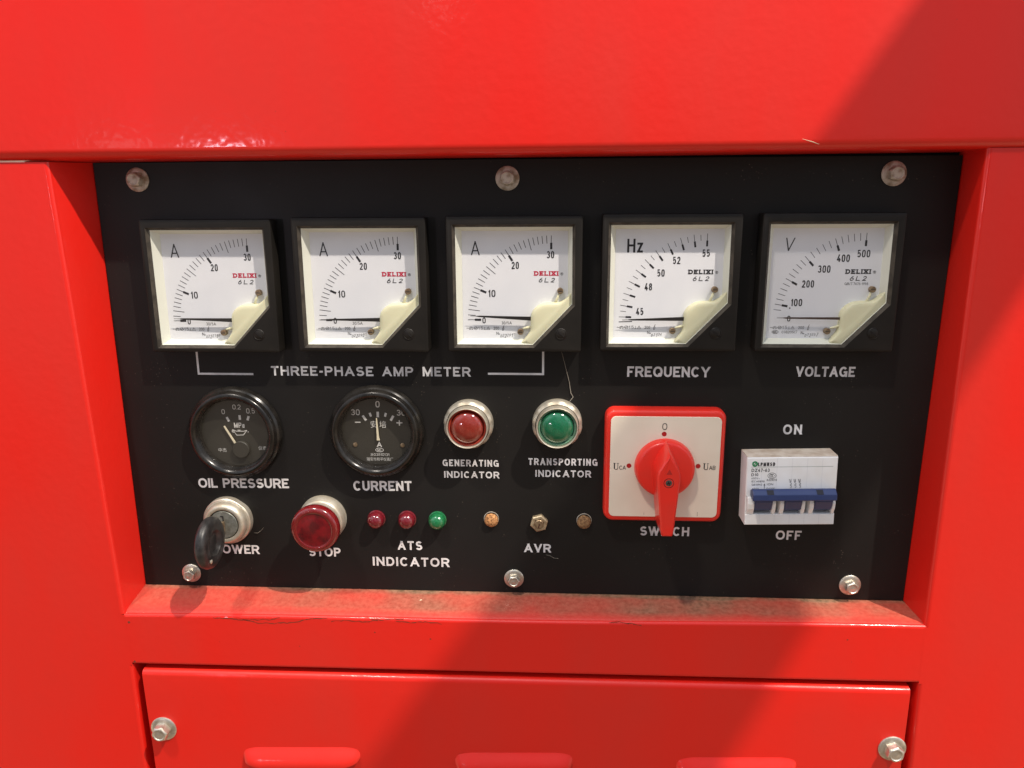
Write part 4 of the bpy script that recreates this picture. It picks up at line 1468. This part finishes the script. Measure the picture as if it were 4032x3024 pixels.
mb.m = 2
bar(mb, (-24.6, 15.6), (24.4, 15.6), 0.22, H)
obj('printing', mb, [mat('breaker_ink', (0.03, 0.028, 0.035), 0.5), LOGOGREEN, mat('grey_print_line', (0.33, 0.38, 0.33), 0.5)], t)

# ================================================================== key switch and its key
t = thing('key_switch', 'silver key switch with slotted grey core, above the caption POWER', 'key switch', (-190.4, -88.9, 0))
mb = MB()
N = 72
flat = lambda i: 1.0 - 0.045 * max(0.0, math.cos(4 * math.pi * (i / N) - 1.9)) ** 6
mb.loft([[(r * flat(i) * math.cos(2 * math.pi * i / N), r * flat(i) * math.sin(2 * math.pi * i / N), h) for i in range(N)] for r, h in ((15.9, 0), (16.0, 1.0), (15.8, 4.4), (15.1, 5.2))], cap0=False, cap1=False)
obj('lock_ring', mb, CHROME, t, smooth=30)
mb = MB()
mb.lathe([(15.2, 5.0), (14.4, 5.3), (14.2, 7.0), (13.6, 9.0), (12.6, 10.3), (11.4, 10.7), (10.3, 10.3), (9.9, 9.6), (9.8, 7.0)], 72)
obj('barrel', mb, CHROME, t, smooth=40)
mb = MB()
mb.lathe([(9.4, 6.8), (9.4, 9.8), (9.1, 10.2), (0, 10.3)], 48)
mb.m = 1
bar(mb, (0.2, -3.4), (0.2, 6.0), 0.8, 10.38); bar(mb, (-1.6, 5.8), (0.5, 5.8), 0.7, 10.42)
obj('lock_core', mb, [LOCKM, DARK], t, smooth=40)
mb = MB()
mb.lathe([(9.9, 6.6), (0, 6.6)], 48)
obj('core_gap', mb, DARK, t)

t = thing('key', 'black rubber-headed key standing in the key switch', 'key', (-190.4, -90.0, 10))
mb = MB()
mb.box(-0.9, 0.9, -3.6, 3.6, -4.0, 7.0)
obj('blade', mb, BRASS, t, bevel=0.2)
mb = MB()
# head: a disc standing on edge, its plane square to the panel
n = 56
Rz, Rh = 16.4, 16.6
def head_ring(k, off):
    return [(off, -1.8 + Rz * k * math.sin(2 * math.pi * i / n), 21.0 + Rh * k * math.cos(2 * math.pi * i / n)) for i in range(n)]
mb.loft([head_ring(k, o_) for k, o_ in ((0.30, -1.4), (0.42, -1.6), (0.50, -3.5), (0.70, -3.8), (0.86, -3.4), (0.96, -2.1), (1.0, 0.0), (0.96, 2.1), (0.86, 3.4), (0.70, 3.8), (0.50, 3.5), (0.42, 1.6), (0.30, 1.4))])
obj('head', mb, RUBBER, t, smooth=50, recalc=True)
mb = MB()
mb.lathe([(1.3, 0), (1.3, 0.6), (0.9, 0.9), (0, 0.9)], 16)
rv = obj('rivet', mb, CHROME, t, (3.5, -10.5, 29.5), smooth=40)
rv.rotation_euler = (0, 0, R(90))

# ================================================================== stop button
t = thing('stop_button', 'dark red mushroom push button on a knurled silver collar, above STOP', 'push button', (-126.8, -86.6, 0))
mb = MB()
N = 240
mb.loft([[((r - kn * (i % 2)) * math.cos(2 * math.pi * i / N), (r - kn * (i % 2)) * math.sin(2 * math.pi * i / N), h) for i in range(N)] for r, h, kn in ((15.4, 0, 0.3), (15.4, 4.2, 0.3), (14.8, 5.0, 0.0), (14.4, 7.5, 0.0), (13.4, 8.6, 0.0), (8.0, 8.8, 0.0))], cap0=False)
obj('collar', mb, CHROME, t, smooth=50)
mb = MB()
mb.lathe([(8.0, 8.8), (8.4, 11.5), (12.5, 13.0)], 48)
obj('stem', mb, STOPRED, t, smooth=40)
mb = MB()
mb.lathe([(12.0, 12.6), (14.4, 13.6), (15.3, 15.2), (15.6, 17.4), (15.4, 19.6), (14.6, 21.0), (13.2, 21.9), (11.8, 21.9), (11.2, 21.5)], 72)
obj('cap_rim', mb, STOPRIM, t, smooth=60)
mb = MB()
mb.lathe([(11.25, 21.5), (10.6, 21.4), (8.0, 21.9), (4.0, 22.3), (0, 22.4)], 64)
obj('cap_centre', mb, STOPRED, t, smooth=60)


# ================================================================== small litter: cobweb, straw, flakes
def litter(name, pts, r, m, label, cat):
    mb = MB()
    mb.tube(pts, r, 6)
    o = obj(name, mb, m, smooth=60)
    return tag(o, label, cat)


litter('cobweb_thread', [(28.0, 27.2, 2.0), (30.5, 18.0, 0.6), (33.5, 6.0, 0.5), (34.6, -1.0, 0.6), (36.0, -3.4, 0.5), (33.6, -6.0, 2.5)], [0.06, 0.08, 0.16, 0.24, 0.2, 0.1], WEB, 'thin dusty cobweb thread hanging from a meter to the green lamp', 'cobweb')
litter('straw_bit', [(155.0, 147.0, 29.6), (160.5, 145.4, 29.9), (164.0, 144.2, 29.6)], [0.06, 0.25, 0.1], STRAW, 'tiny pale straw stuck on the lower edge of the red hood', 'straw')
litter('fluff', [(-174.6, -98.6, 0.4), (-171.8, -98.4, 0.9), (-169.8, -97.0, 0.6), (-167.6, -94.4, 0.4)], [0.06, 0.12, 0.09, 0.04], WEB, 'wisp of grey fluff beside the key switch', 'fluff')
litter('fluff', [(19.4, -110.4, 0.3), (22.6, -111.0, 0.6), (24.6, -112.4, 0.5), (28.0, -113.0, 0.3)], [0.06, 0.08, 0.10, 0.05], WEB, 'curl of grey fluff under the caption AVR', 'fluff')
mb = MB()
mb.loft([[(-64.6, -141.4, 10.2), (-61.2, -141.9, 10.4), (-60.0, -141.2, 8.8), (-63.0, -140.7, 8.2)], [(-64.0, -140.6, 10.4), (-61.6, -140.9, 10.2), (-60.6, -140.4, 9.2), (-62.6, -139.9, 8.8)]])
tag(obj('wood_flake', mb, STRAW, recalc=True), 'pale flake of wood lying on the dusty red ledge', 'flake')
